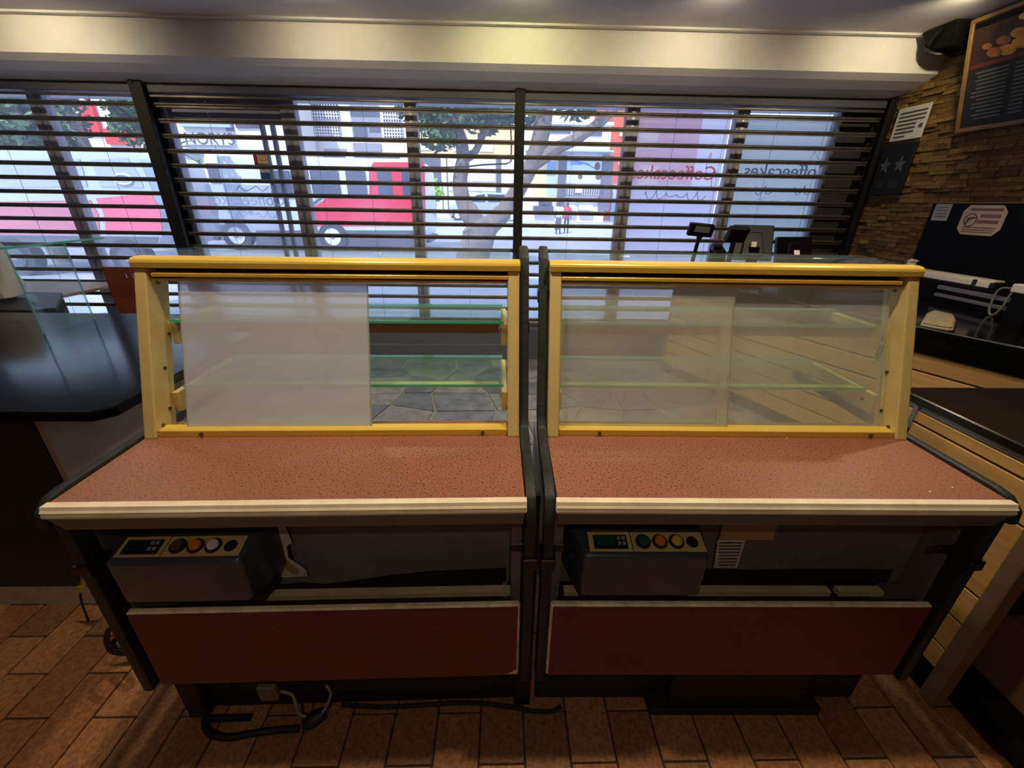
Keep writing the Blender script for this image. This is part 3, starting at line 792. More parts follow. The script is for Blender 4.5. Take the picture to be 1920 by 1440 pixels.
tag(bpy.data.objects['coiled_cable'], 'coiled black cable behind the left leg of the left case', 'cable')
t = empty('loose_wire', tuple(at(160, 1105, 1.15)), 'loose dark wire with two yellow connectors beside the left leg', 'wire')
MB().tube(smooth_path([at(140, 1015, 1.12), at(122, 1045, 1.14), at(128, 1080, 1.15), at(148, 1098, 1.15), at(152, 1125, 1.16), Vector((at(152, 1140, 1.17).x, 1.17, .004))]), .004, 6).build('wire', 'cable_black', t, world=True)
MB().tube(smooth_path([at(158, 1068, 1.15), at(153, 1085, 1.15), at(151, 1098, 1.15)]), .003, 6).build('wire', 'cable_grey', t, world=True)
for (x0, y0, x1, y1) in ((150, 1097, 152, 1108), (162, 1084, 159, 1095)):
    MB().cyl(at(x0, y0, 1.15), at(x1, y1, 1.15), .009, n=8).build('connector', 'yellow_plug', t, world=True)
# small crumbs of paper on the right worktop
for i, (x, y) in enumerate(((1745, 922), (1787, 914), (1476, 822))):
    p = atZ(.9005, x, y)
    MB().hexa([(p.x-.004, p.y-.002, .9002), (p.x+.004, p.y-.001, .9002), (p.x+.003, p.y+.003, .9002), (p.x-.003, p.y+.002, .9002), (p.x-.002, p.y-.001, .9022), (p.x+.002, p.y-.001, .9022), (p.x+.001, p.y+.001, .9022), (p.x-.001, p.y+.001, .9022)]).build('paper_scrap', 'white_paper')
    tag(bpy.data.objects['paper_scrap' if i == 0 else 'paper_scrap.%03d' % i], ['tiny white scrap near the front edge of the right worktop', 'tiny white scrap near the right end of the right worktop', 'tiny white scrap by the lower door track of the right case'][i], 'scrap')

# ================================================================== CASH COUNTER BEHIND, RIGHT
ZT = .945
P0 = Vector((1.60, 3.90, 0)); P1 = Vector((2.83, 1.20, 0)); DIR = (P1-P0).normalized(); NRM = Vector((DIR.y, -DIR.x, 0))  # NRM points to the camera side
if NRM.x > 0: NRM = -NRM
t = empty('cash_counter', (2.7, 2.8, 0), 'slat-fronted cash counter with a polished black top behind the right case', 'counter')
inn = -NRM
MB().prism([(P0.x, P0.y), (P1.x, P1.y), (3.40, P1.y), (3.40, P0.y)], 2, .915, ZT).build('top', 'granite_black', t, world=True, bevel=.004)
q = MB(); q.obox((P0+P1)/2 + inn*.018 + Vector((0, 0, .8575)), DIR*((P1-P0).length/2), inn*.014, (0, 0, .0575)); q.build('apron', 'granite_black', t, world=True)
MB().obox((P0+P1)/2 + inn*.004 + Vector((0, 0, ZT-.004)), DIR*((P1-P0).length/2), inn*.006, (0, 0, .003)).build('edge_strip', 'alu', t, world=True)
zb = [.80, .695, .575, .455, .335, .215, .10]
for a, b in zip(zb[:-1], zb[1:]):
    MB().obox((P0+P1)/2 + inn*.03 + Vector((0, 0, (a+b)/2)), DIR*((P1-P0).length/2), inn*.009, (0, 0, (a-b)/2-.006)).build('slat_board', 'maple_board', t, world=True, bevel=.002)
MB().obox((P0+P1)/2 + inn*.05 + Vector((0, 0, .45)), DIR*((P1-P0).length/2), inn*.008, (0, 0, .35)).build('groove_backing', 'alu_soft', t, world=True)
MB().obox((P0+P1)/2 + inn*.06 + Vector((0, 0, .05)), DIR*((P1-P0).length/2), inn*.008, (0, 0, .05)).build('kick_board', 'panel_black', t, world=True)
MB().obox(P0 + DIR*.01 + inn*.05 + Vector((0, 0, .40)), DIR*.012, inn*.05, (0, 0, .40)).build('end_post', 'alu', t, world=True)
MB().box(3.05, 3.40, 1.25, 3.85, .0, .90).build('carcass', 'panel_black', t, world=True)

# --- tills and printers on it
def pos_screen(px, py, Y, w, h, label, lean_=.35, rz=0.0, gloss='plastic_black'):
    p = at(px, py, Y); t = empty('till_monitor', (p.x, Y, ZT), label, 'till', rz, group='tills on the cash counter')
    top = p.z-ZT
    s = MB(); s.hexa([(-w/2, 0, top-h), (w/2, 0, top-h), (w/2, .035, top-h), (-w/2, .035, top-h), (-w/2, lean_*h, top), (w/2, lean_*h, top), (w/2, lean_*h+.03, top-.004), (-w/2, lean_*h+.03, top-.004)])
    sc = s.build('screen_back', gloss, t, bevel=.008, seg=2)
    MB().hexa([(-w*.28, -.01, top-h*.85), (w*.28, -.01, top-h*.85), (w*.3, .06, top-h*.9), (-w*.3, .06, top-h*.9), (-w*.2, lean_*h*.8-.02, top-h*.2), (w*.2, lean_*h*.8-.02, top-h*.2), (w*.2, lean_*h*.8+.02, top-h*.2), (-w*.2, lean_*h*.8+.02, top-h*.2)]).build('rear_housing', gloss, t, bevel=.006)
    MB().box(-.03, .05, .0, .05, .02, top-h*.6).build('stem', 'plastic_black', t, bevel=.006)
    MB().box(-w*.38, w*.38, -.08, .16, 0, .025).build('base', 'plastic_black', t, bevel=.008)
    MB().hexa([(-.028, -.0135, top-h*.60), (.012, -.0135, top-h*.60), (.012, -.010, top-h*.60), (-.028, -.010, top-h*.60), (-.024, .004, top-h*.45), (.016, .004, top-h*.45), (.016, .008, top-h*.45), (-.024, .008, top-h*.45)]).build('serial_sticker', 'white_paper', t)
    return t
pos_screen(1423, 423, 3.5, .31, .27, 'large square till monitor seen from behind, second from the left on the cash counter', .45, math.radians(-14))
pos_screen(1503, 445, 2.98, .27, .19, 'glossy wrapped till monitor nearest the stone wall', .3, math.radians(6), 'plastic_gloss')
p = at(1316, 418, 3.72); t = empty('customer_display', (p.x, 3.72, ZT), 'slim customer display on a tall pole at the left end of the cash counter', 'display')
q = MB(); q.obox((p.x, 3.72, p.z-.055), (.105, .0, -.008), (0, .02, .006), (.004, -.01, .05)); hd = q.build('head', 'plastic_black', t, world=True, bevel=.006)
MB().obox((p.x+.005, 3.697, p.z-.05), (.062, 0, -.005), (0, .002, .0006), (.002, -.004, .024)).build('readout', 'screen_grey', hd, world=True)
MB().tube([(p.x+.01, 3.73, p.z-.10), (p.x, 3.73, p.z-.14), (p.x-.03, 3.73, ZT+.02)], [.03, .016, .016], 10).build('pole', 'plastic_black', t, world=True, smooth=True)
MB().box(p.x-.1, p.x+.05, 3.66, 3.80, ZT, ZT+.022).build('foot', 'plastic_black', t, world=True, bevel=.006)
p = at(1385, 424, 3.42); t = empty('customer_display', (p.x, 3.42, ZT), 'squarer customer display with a glossy face in front of the large monitor', 'display')
q = MB(); q.obox((p.x, 3.42, p.z-.06), (.085, .02, -.004), (-.004, .02, .012), (.008, -.018, .052)); hd = q.build('head', 'plastic_black', t, world=True, bevel=.006)
MB().obox((p.x-.005, 3.396, p.z-.058), (.066, .0155, -.003), (0, .001, .0006), (.006, -.0135, .039)).build('readout', 'screen_grey', hd, world=True)
MB().tube([(p.x-.01, 3.43, p.z-.11), (p.x-.02, 3.43, ZT+.02)], [.02, .016], 10).build('pole', 'plastic_black', t, world=True, smooth=True)
MB().box(p.x-.09, p.x+.06, 3.37, 3.49, ZT, ZT+.02).build('foot', 'plastic_black', t, world=True, bevel=.005)
p = at(1346, 462, 3.62); t = empty('receipt_printer', (p.x, 3.62, ZT), 'low rounded black receipt printer between the two pole displays', 'printer')
q = MB(); q.prism([(3.54, ZT), (3.54, ZT+.14), (3.57, p.z-.03), (3.63, p.z), (3.66, p.z-.02), (3.665, ZT)], 0, p.x-.05, p.x+.06); q.build('body', 'plastic_black', t, world=True, bevel=.02, seg=3, smooth=True)
MB().cyl((p.x-.05, 3.62, p.z-.02), (p.x+.02, 3.62, p.z-.02), .042, n=18).build('paper_cover', 'plastic_gloss', t, world=True, smooth=True)
MB().box(p.x-.03, p.x+.05, 3.532, 3.541, ZT+.05, ZT+.10).build('badge', 'screen_grey', t, world=True)

# --- dark equipment along the wall on the counter
t = empty('back_cabinet', (3.25, 2.7, ZT), 'low black glass-fronted cabinet with two aluminium rails along the stone wall', 'cabinet')
MB().box(3.12, 3.40, 1.9, 3.52, ZT, 1.085).build('body', 'panel_black', t, world=True, bevel=.004)
for z0, z1 in ((1.035, 1.062), (.985, 1.008)):
    MB().box(3.096, 3.122, 1.9, 2.93, z0, z1).build('rail', 'alu_soft', t, world=True, bevel=.003)
for yy in (2.28, 2.36): MB().box(3.09, 3.096, yy, yy+.012, .97, 1.07).build('rail_clip', 'panel_black', t, world=True)
t = empty('lamp_batten', (3.3, 3.2, 1.085), 'long dusty white lamp batten lying on the black cabinet', 'lamp batten')
MB().prism([(3.15, 1.087), (3.155, 1.12), (3.18, 1.135), (3.25, 1.135), (3.25, 1.087)], 1, 2.66, 3.5).build('housing', 'white_plastic', t, world=True, bevel=.004)
MB().box(3.148, 3.24, 2.63, 2.66, 1.087, 1.125).build('end_cap', 'clamp_steel', t, world=True, bevel=.003)
MB().box(3.147, 3.153, 2.74, 2.765, 1.09, 1.13).build('clip', 'clamp_steel', t, world=True)
p = atX(3.2, 1712, 488)
q = MB(); random.seed(5)
q.lathe((3.2, p.y, 1.137), [(.022, 0), (.038, .015), (.03, .032), (.036, .045), (.014, .06)], 9)
q.v = [(a+random.uniform(-.007, .007), b+random.uniform(-.007, .007), max(1.136, c+random.uniform(-.005, .005))) for a, b, c in q.v]
q.build('crumpled_paper', 'white_paper'); tag(bpy.data.objects['crumpled_paper'], 'small crumpled white paper on the end of the lamp batten', 'paper')
t = empty('folded_cloth', (2.56, 2.34, ZT), 'folded beige cloth on the polished black counter top', 'cloth')
cl = [atZ(ZT, *q) for q in ((1724, 612), (1737, 590), (1748, 586), (1786, 595), (1791, 602), (1786, 622), (1778, 622))]
MB().poly3([(p.x, p.y, ZT+.001) for p in cl], (0, 0, .012)).build('layer', 'beige_cloth', t, world=True, bevel=.004)
cc = sum(cl, Vector())/len(cl)
MB().poly3([(cc.x+(p.x-cc.x)*.9, cc.y+(p.y-cc.y)*.9, ZT+.013) for p in cl], (0, 0, .01)).build('layer', 'beige_cloth', t, world=True, bevel=.004)
t = empty('power_adapter', (2.95, 2.2, ZT), 'white plug adapter with looped grey cable at the right edge of the black cabinet', 'adapter')
pts = [(1920, 533), (1900, 540), (1878, 541), (1866, 552), (1856, 575), (1855, 588), (1864, 590), (1880, 575), (1892, 556), (1903, 545), (1920, 538)]
MB().tube(smooth_path([atX(3.07, *q_) for q_ in pts]), .006, 6).build('cord', 'cable_grey', t, world=True, smooth=True)
a = atX(3.05, 1905, 538); MB().box(3.02, 3.075, a.y-.14, a.y, a.z-.03, a.z+.02).build('body', 'white_plastic', t, world=True, bevel=.006)
MB().box(3.03, 3.075, a.y-.13, a.y-.02, ZT, a.z-.03).build('stand', 'panel_black', t, world=True)
# things on the stone wall
t = empty('wall_panel', (3.405, 2.5, 1.09), 'large plain black panel on the stone wall above the cabinet', 'panel')
MB().box(3.40, 3.425, 1.3, 3.51, 1.09, 1.60).build('sheet', 'panel_black', t, world=True)
MB().box(3.398, 3.424, 1.3, 3.512, 1.598, 1.606).build('top_edge', 'frame_wood', t, world=True)
def wallcard(pts, X_, nm, mt, par, th=.002):
    return MB().poly3([atX(X_, *q) for q in pts], (th, 0, 0)).build(nm, mt, par, world=True)
def rectcard(y0, y1, z0, z1, X_, nm, mt, par, th=.002):
    return MB().box(X_, X_+th, y0, y1, z0, z1).build(nm, mt, par, world=True)
t = empty('wall_sticker', (3.395, 3.41, 1.475), 'small plain pale sticker at the left end of the black panel', 'sticker')
rectcard(3.35, 3.478, 1.475, 1.592, 3.396, 'card', 'paper', t)
for z in (1.5, 1.52, 1.545, 1.565): rectcard(3.37, 3.46, z, z+.006, 3.3945, 'print_line', 'screen_grey', t)
t = empty('wall_sticker', (3.395, 3.1, 1.385), 'octagonal cream notice with a crossed-out weapon on the black panel', 'sticker')
oc = [(3.215, 1.586), (2.995, 1.586), (2.955, 1.545), (2.955, 1.43), (2.995, 1.388), (3.205, 1.388), (3.247, 1.425), (3.247, 1.545)]
MB().prism(oc, 0, 3.395, 3.397).build('card', 'sticker_cream', t, world=True)
MB().tube([(3.393, 3.175+.042*math.cos(a*.35), 1.488+.042*math.sin(a*.35)) for a in range(18)], .003, 5, True).build('ban_ring', 'sticker_red', t, world=True)
MB().poly3([(3.392, 3.205, 1.46), (3.392, 3.195, 1.46), (3.392, 3.185, 1.488), (3.392, 3.145, 1.498), (3.392, 3.145, 1.508), (3.392, 3.195, 1.502)], (.002, 0, 0)).build('weapon_mark', 'ink', t, world=True)
for (y0, y1, z0, h_) in ((2.985, 3.20, 1.548, .018), (2.985, 3.115, 1.505, .022), (2.985, 3.125, 1.467, .022), (2.99, 3.205, 1.435, .007), (2.99, 3.205, 1.42, .007), (2.995, 3.205, 1.405, .007)):
    rectcard(y0, y1, z0, z0+h_, 3.393, 'print_line', 'sticker_line', t)
t = empty('wall_notice', (3.40, 3.98, 2.09), 'white printed notice at the top of the stone wall beside the shutter', 'notice')
rectcard(3.835, 4.14, 2.092, 2.335, 3.398, 'card', 'white_paper', t)
for i in range(7):
    z = 2.30-i*.029; y0 = 3.86 if i not in (3, 4, 5) else 3.93
    rectcard(y0+(.05 if i == 6 else 0)*0, 4.11 if i < 6 else 4.11, z-.012, z, 3.3955, 'print_line', 'ink', t) if i < 6 else rectcard(4.0, 4.11, z-.012, z, 3.3955, 'print_line', 'ink', t)
MB().poly3([(3.395, 3.862, 2.165), (3.395, 3.90, 2.175), (3.395, 3.885, 2.195), (3.395, 3.862, 2.20)], (.002, 0, 0)).build('arrow_mark', 'ink', t, world=True)
t = empty('star_plaque', (3.40, 4.0, 1.65), 'dark framed plaque with two stars below the white notice', 'plaque')
fr = MB().box(3.385, 3.412, 3.84, 4.17, 1.665, 2.062).build('board', 'post_black', t, world=True, bevel=.005)
for yc in (3.93, 4.08):
    P = []
    for k in range(10):
        r_ = .058 if k % 2 == 0 else .024; a_ = math.pi/2+k*math.pi/5
        P.append((yc+r_*math.cos(a_), 1.90+r_*1.15*math.sin(a_)))
    MB().prism(P, 0, 3.380, 3.386).build('star', 'star_glass', t, world=True)
    MB().box(3.381, 3.386, yc-.045, yc+.045, 1.72, 1.78).build('name_plate', 'chalkboard', t, world=True)
# menu board leaning forward from the wall
t = empty('menu_board', (3.32, 3.05, 2.07), 'wood-framed chalk menu board with a pastry picture leaning from the wall', 'menu board')
b0, b1 = Vector((3.395, 0, 2.085)), Vector((3.215, 0, 2.74)); uv = (b1-b0).normalized(); nv = Vector((-uv.z, 0, uv.x)); Lh = (b1-b0).length
def mb_(y0, y1, v0, v1, h0, h1, nm, mt, par, bev=0):
    f = lambda y, v, h: b0 + Vector((0, y, 0)) + uv*v + nv*h
    return MB().hexa([f(y0, v0, h0), f(y1, v0, h0), f(y1, v0, h1), f(y0, v0, h1), f(y0, v1, h0), f(y1, v1, h0), f(y1, v1, h1), f(y0, v1, h1)]).build(nm, mt, par, world=True, bevel=bev)
bd = mb_(2.42, 3.51, 0, Lh, 0, .015, 'board', 'chalkboard', t)
for (y0, y1, v0, v1) in ((2.42, 3.53, -.005, .022), (2.42, 3.53, Lh-.02, Lh+.005), (3.505, 3.532, 0, Lh), (2.40, 2.425, 0, Lh)):
    mb_(y0, y1, v0, v1, .0, .026, 'frame_rail', 'frame_wood', t, .003)
mb_(2.43, 3.50, .385, .41, .015, .017, 'red_band', 'menu_red', bd)
pic = mb_(2.43, 3.50, .41, Lh-.03, .015, .0165, 'picture', 'panel_black', bd)
mb_(2.43, 3.50, .41, .62, .0165, .0172, 'picture_tint', 'picture_brown', bd)
random.seed(3)
for (yc, vc, r_, mt) in ((3.40, .50, .03, 'pastry_dark'), (3.345, .452, .045, 'pastry_dark'), (3.27, .445, .05, 'pastry'), (3.30, .505, .04, 'pastry_dark'), (3.19, .462, .052, 'pastry'), (3.215, .52, .045, 'pastry'), (3.10, .475, .06, 'pastry_dark'), (3.12, .535, .05, 'pastry'), (3.01, .50, .055, 'pastry'), (3.20, .60, .03, 'pastry_pale'), (3.02, .60, .06, 'pastry_pale'), (2.9, .47, .06, 'pastry'), (2.88, .56, .06, 'pastry_dark'), (2.75, .5, .06, 'pastry'), (2.6, .53, .06, 'pastry_pale')):
    f = lambda a: b0 + Vector((0, yc+r_*1.15*math.cos(a), 0)) + uv*(vc+r_*.6*math.sin(a)+.25*r_*math.cos(a)) + nv*.0175
    MB().poly3([f(k*math.pi/7) for k in range(14)], nv*.0012).build('pastry_print', mt, bd, world=True)
for i in range(13):
    v = .35-i*.0235
    for (y0, y1) in ((3.24, 3.46-random.uniform(0, .05)), (3.12, 3.2), (2.85, 3.05), (2.6, 2.8)):
        mb_(y0, y1, v, v+.009, .015, .0163, 'menu_line', 'chalk', bd)
# price card and black loudspeaker bracket above
p = atX(3.42, 1803, 85)
t = empty('price_card', (3.41, p.y, p.z-.08), 'small orange card on the stone wall left of the menu board', 'card')
wallcard([(1797, 67), (1823, 62), (1818, 92), (1789, 101)], 3.40, 'card', 'card_orange', t)
wallcard([(1802, 76), (1812, 74), (1811, 88), (1800, 90)], 3.397, 'print_mark', 'white_paper', t)
p = atX(3.3, 1818, 25); t = empty('ceiling_speaker', (3.28, 3.70, 2.60), 'black loudspeaker bundled with cables under the ceiling at the stone wall', 'speaker')
MB().hexa([(3.18, 3.60, 2.62), (3.40, 3.60, 2.60), (3.40, 3.80, 2.60), (3.18, 3.80, 2.64), (3.12, 3.56, 2.765), (3.40, 3.56, 2.765), (3.40, 3.84, 2.765), (3.12, 3.84, 2.765)]).build('cabinet', 'panel_black', t, world=True, bevel=.02, seg=2, smooth=True)
MB().tube(smooth_path([(3.2, 3.83, 2.75), (3.17, 3.80, 2.66), (3.22, 3.74, 2.61), (3.3, 3.70, 2.62), (3.36, 3.62, 2.6), (3.42, 3.55, 2.64)]), .014, 7).build('cable', 'cable_black', t, world=True, smooth=True)
MB().tube(smooth_path([(3.12, 3.66, 2.74), (3.14, 3.74, 2.68), (3.22, 3.80, 2.66), (3.36, 3.80, 2.68)]), .010, 7).build('cable', 'cable_black', t, world=True, smooth=True)

# ================================================================== NEAR SLATWALL COUNTER, RIGHT
XN = 1.46
t = empty('slatwall_counter', (1.85, .8, 0), 'maple slatwall counter with a dark granite top at the right edge', 'counter')
MB().box(XN-.006, 2.35, -.3, 1.365, .922, .952).build('top', 'granite_brown', t, world=True, bevel=.004)
MB().box(XN+.002, XN+.012, -.2, 1.345, .905, .921).build('edge_strip', 'alu', t, world=True)
zz = [.905, .861, .739, .463, .345, .225, .134]
for a, b in zip(zz[:-1], zz[1:]):
    MB().box(XN, XN+.018, .872, 1.272, b+.004, a-.004).build('slat_board', 'maple_board', t, world=True, bevel=.0015)
    MB().box(XN, XN+.018, 1.285, 1.345, b+.004, a-.004).build('slat_board', 'maple_board', t, world=True, bevel=.0015)
MB().box(XN+.010, XN+.022, .87, 1.345, .134, .905).build('groove_backing', 'groove', t, world=True)
MB().box(XN-.004, XN+.02, 1.270, 1.286, .835, .921).build('joint_strip', 'alu', t, world=True)
MB().box(XN-.002, XN+.045, .828, .872, .0, .90).build('corner_post', 'post_brown', t, world=True, bevel=.003)
MB().box(XN+.02, XN+.05, .87, 1.345, .0, .134).build('kick_board', 'panel_black', t, world=True)
MB().box(2.2, 2.3, -.25, 1.33, .0, .92).build('far_side', 'panel_black', t, world=True)
MB().box(XN+.05, 2.2, 1.30, 1.345, .0, .92).build('end_board', 'panel_black', t, world=True)
MB().box(XN+.05, 2.2, -.2, 1.3, .06, .08).build('bottom_shelf', 'panel_black', t, world=True)
t = empty('cardboard_box', (1.85, .72, .08), 'dim cardboard box on the bottom shelf of the slatwall counter', 'box')
MB().box(1.66, 2.05, .55, .92, .081, .33).build('carton', 'carton', t, world=True, bevel=.004)
MB().box(1.83, 1.88, .549, .921, .329, .332).build('tape', 'tape_tan', t, world=True)

# ================================================================== LEFT COUNTER WITH GLASS BOX
t = empty('granite_counter', (-2.1, 1.8, 0), 'black polished counter on a taupe base left of the cases', 'counter')
MB().prism([(-1.285, 1.172), (-1.238, 1.215), (-1.25, 2.40), (-4.2, 2.40), (-4.2, 1.168)], 2, .90, .935).build('slab', 'granite_black', t, world=True, bevel=.004)
MB().box(-4.0, -1.567, 1.25, 2.3, .10, .90).build('base', 'base_shaded', t, world=True)  # shadow on the front of the base is put into this dark colour
MB().box(-1.566, -1.545, 1.255, 2.3, .10, .90).build('end_board', 'panel_taupe', t, world=True)
MB().box(-3.4, -1.56, 1.25, 2.35, .0, .10).build('plinth', 'plinth', t, world=True)
t = empty('glass_box', (-2.7, 2.1, .935), 'clear glass counter guard standing on the black slab', 'glass guard')
MB().box(-2.224, -2.216, 1.985, 2.255, .936, 1.334).build('end_pane', 'clear_glass', t, world=True)
for (y0, y1) in ((1.983, 1.987), (2.253, 2.257)):
    MB().box(-2.2245, -2.2155, y0, y1, .936, 1.334).build('polished_edge', 'pale_edge', t, world=True)
MB().box(-3.3, -2.226, 2.248, 2.256, .936, 1.334).build('back_pane', 'clear_glass', t, world=True)
tp = [(-3.3, 1.90), (-2.13, 1.89), (-2.2, 2.46), (-3.3, 2.46)]
MB().prism(tp, 2, 1.336, 1.346).build('top_pane', 'clear_glass', t, world=True)
MB().poly3([(-3.3, 1.899, 1.336), (-2.13, 1.889, 1.336), (-2.13, 1.889, 1.346), (-3.3, 1.899, 1.346)], (0, -.003, 0)).build('polished_edge', 'green_edge', t, world=True)
MB().poly3([(-2.13, 1.889, 1.336), (-2.2, 2.46, 1.336), (-2.2, 2.46, 1.346), (-2.13, 1.889, 1.346)], (.003, 0, 0)).build('polished_edge', 'green_edge', t, world=True)
# white cloth bundle inside
q = MB(); random.seed(9)
prof = [(.10, .0), (.155, .02), (.165, .08), (.15, .14), (.16, .2), (.15, .28), (.135, .34), (.09, .37), (.03, .385)]
q.lathe((-3.28, 2.72, .937), prof, 22, 1, .8)
nv_ = []
for (a, b, c) in q.v:
    g_ = math.atan2(b-2.72, a+3.28); k = 1+.06*math.sin(5*g_+c*30)+.04*math.sin(9*g_-c*14)
    nv_.append((-3.28+(a+3.28)*k*1.25, 2.72+(b-2.72)*k, .937+(c-.937)*1.12))
q.v = nv_
q.build('cloth_bundle', 'cloth_white', smooth=True); tag(bpy.data.objects['cloth_bundle'], 'bundle of folded white cloth behind the glass guard at the left edge', 'cloth')
t = empty('black_cabinet', (-3.4, 2.78, 0), 'low black cabinet behind the glass guard, carrying the white cloth', 'cabinet')
MB().box(-4.2, -3.02, 2.50, 2.92, .06, .905).build('body', 'panel_black', t, world=True, bevel=.004)
MB().prism([(-4.22, 2.45), (-2.76, 2.45), (-2.68, 2.52), (-3.06, 2.96), (-4.22, 2.96)], 2, .905, .936).build('top', 'plastic_black', t, world=True, bevel=.004)
MB().box(-4.15, -3.1, 2.54, 2.88, .0, .06).build('kick_board', 'panel_black', t, world=True)
# cafe table and chair by the shutter
t = empty('cafe_table', (-4.1, 3.8, 0), 'pale wooden cafe table by the left shutter', 'table')
MB().box(-4.75, -3.63, 3.43, 4.12, .775, .80).build('table_top', 'tabletop_wood', t, world=True, bevel=.004)
MB().cyl((-4.2, 3.78, .03), (-4.2, 3.78, .775), .035, n=14).build('column', 'plastic_black', t, world=True)
MB().box(-4.45, -3.95, 3.55, 4.0, .0, .03).build('foot', 'plastic_black', t, world=True, bevel=.01)
t = empty('cafe_chair', (-3.3, 3.8, 0), 'orange-brown cafe chair with slots in its backrest beside the wooden table', 'chair')
bx0, bx1 = -3.58, -3.13
q = MB(); cols = [bx0, -3.40, -3.385, -3.345, -3.33, -3.29, -3.275, -3.235, -3.22, -3.18, -3.165, bx1]
q.box(bx0, bx1, 3.885, 3.90, .70, .88); q.box(bx0, bx1, 3.885, 3.90, .92, .975)
for i in range(0, len(cols)-1, 2): q.box(cols[i], cols[i+1], 3.885, 3.90, .88, .92)
q.build('backrest', 'chair_orange', t, world=True)
MB().hexa([(bx0+.03, 3.86, .50), (bx1-.03, 3.86, .50), (bx1-.03, 3.88, .50), (bx0+.03, 3.88, .50), (bx0, 3.885, .70), (bx1, 3.885, .70), (bx1, 3.90, .70), (bx0, 3.90, .70)]).build('lower_back', 'chair_orange', t, world=True)
MB().box(bx0+.02, bx1-.02, 3.45, 3.88, .455, .475).build('seat', 'chair_orange', t, world=True, bevel=.006)
for x in (bx0+.05, bx1-.05):
    for y in (3.5, 3.84): MB().cyl((x, y, 0), (x, y, .456), .013, n=8).build('leg', 'clamp_steel', t, world=True)

# ================================================================== THE STREET
def ground(mb, nm, mt, lab): return tag(mb.build(nm, mt, origin=False), lab, kind='structure')
ground(MB().box(-40, 40, 4.9, 10.2, -.3, -.01), 'pavement_near', 'pavement', 'pale pavement in front of the shop')
ground(MB().box(-40, 40, 10.2, 21.0, -.3, -.05), 'road', 'asphalt', 'grey road the buses drive on')
ground(MB().box(-40, 40, 10.05, 10.2, -.3, .0), 'trim_4', 'kerb', 'kerb between pavement and road')
far_ = MB(); far_.hexa([(-60, 21, -.3), (60, 21, -.3), (60, 31, -.3), (-60, 31, -.3), (-60, 21, .0), (60, 21, .0), (60, 31, .35), (-60, 31, .35)]); far_.box(-60, 60, 31, 60, -.3, .35)
ground(far_, 'pavement_far', 'pavement', 'wide far pavement rising to the buildings')
ground(MB().box(XL, XR+.4, 4.9, 6.2, 2.74, 2.95), 'canopy', 'ceiling_paint', 'concrete canopy over the shopfront')

def rectY(px0, py0, px1, py1, Y, th):
    a, b = at(px0, py0, Y), at(px1, py1, Y)
    return MB().box(min(a.x, b.x), max(a.x, b.x), Y-th, Y, min(a.z, b.z), max(a.z, b.z))
def wheel(par, c, r, w, n=20, hub='hub_white'):
    wl = MB().tube([(c[0], c[1], c[2]), (c[0], c[1]+w, c[2])], r, n).build('wheel', 'tyre', par, world=True, smooth=True)
    MB().tube([(c[0], c[1]-.02, c[2]), (c[0], c[1]+.02, c[2])], r*.58, n).build('hub', hub, wl, world=True)
    MB().tube([(c[0], c[1]-.05, c[2]), (c[0], c[1]-.01, c[2])], [r*.1, r*.2], 10).build('hub_cap', 'car_silver', wl, world=True)
# --- red and white bus
YB_ = 15.0
L0, R0 = at(540, 380, YB_).x, at(800, 380, YB_).x
ztop = at(680, 296, YB_).z; zbot = .42
t = empty('bus', ((L0+R0)/2, YB_+1.1, -.05), 'red and white bus driving past behind the middle grille', 'bus')
prof = [(L0-2.0, zbot), (R0-.1, zbot), (R0, zbot+.4), (R0-.06, ztop-.25), (R0-.25, ztop), (L0-2.0, ztop)]
MB().prism(prof, 1, YB_, YB_+2.3).build('body', 'bus_white', t, world=True, bevel=.08, seg=2, smooth=True)
red = [(572, 424), (576, 395), (612, 372), (692, 372), (692, 318), (700, 304), (796, 304), (798, 424)]
MB().poly3([at(x, y, YB_-.012) for x, y in red], (0, .03, 0)).build('red_livery', 'bus_red', t, world=True)
MB().poly3([at(x, y, YB_-.012) for x, y in [(480, 432), (798, 432), (798, 462), (480, 462)]], (0, .03, 0)).build('skirt', 'bus_dark', t, world=True)
for (x0, x1) in ((502, 552), (556, 574), (580, 641), (647, 690), (706, 737), (752, 786)):
    wdw = rectY(x0, 319, x1, 371, YB_-.015, .03).build('window', 'bus_glass', t, world=True, bevel=.01)
MB().poly3([at(x, y, YB_-.014) for x, y in [(575, 386), (598, 372), (604, 372), (580, 390)]], (0, -.01, 0)).build('stripe', 'bus_dark', t, world=True)
w1 = at(624, 440, YB_-.05); wheel(t, (w1.x, YB_-.08, .42), .47, .3); w2_ = at(512, 440, YB_-.05); wheel(t, (w2_.x-1.2, YB_-.08, .42), .47, .3)
wheel(t, (w1.x, YB_+2.0, .42), .47, .3); wheel(t, (w2_.x-1.2, YB_+2.0, .42), .47, .3)
MB().box(L0-2, R0, YB_+.2, YB_+2.1, .25, .43).build('underbody', 'bus_dark', t, world=True)
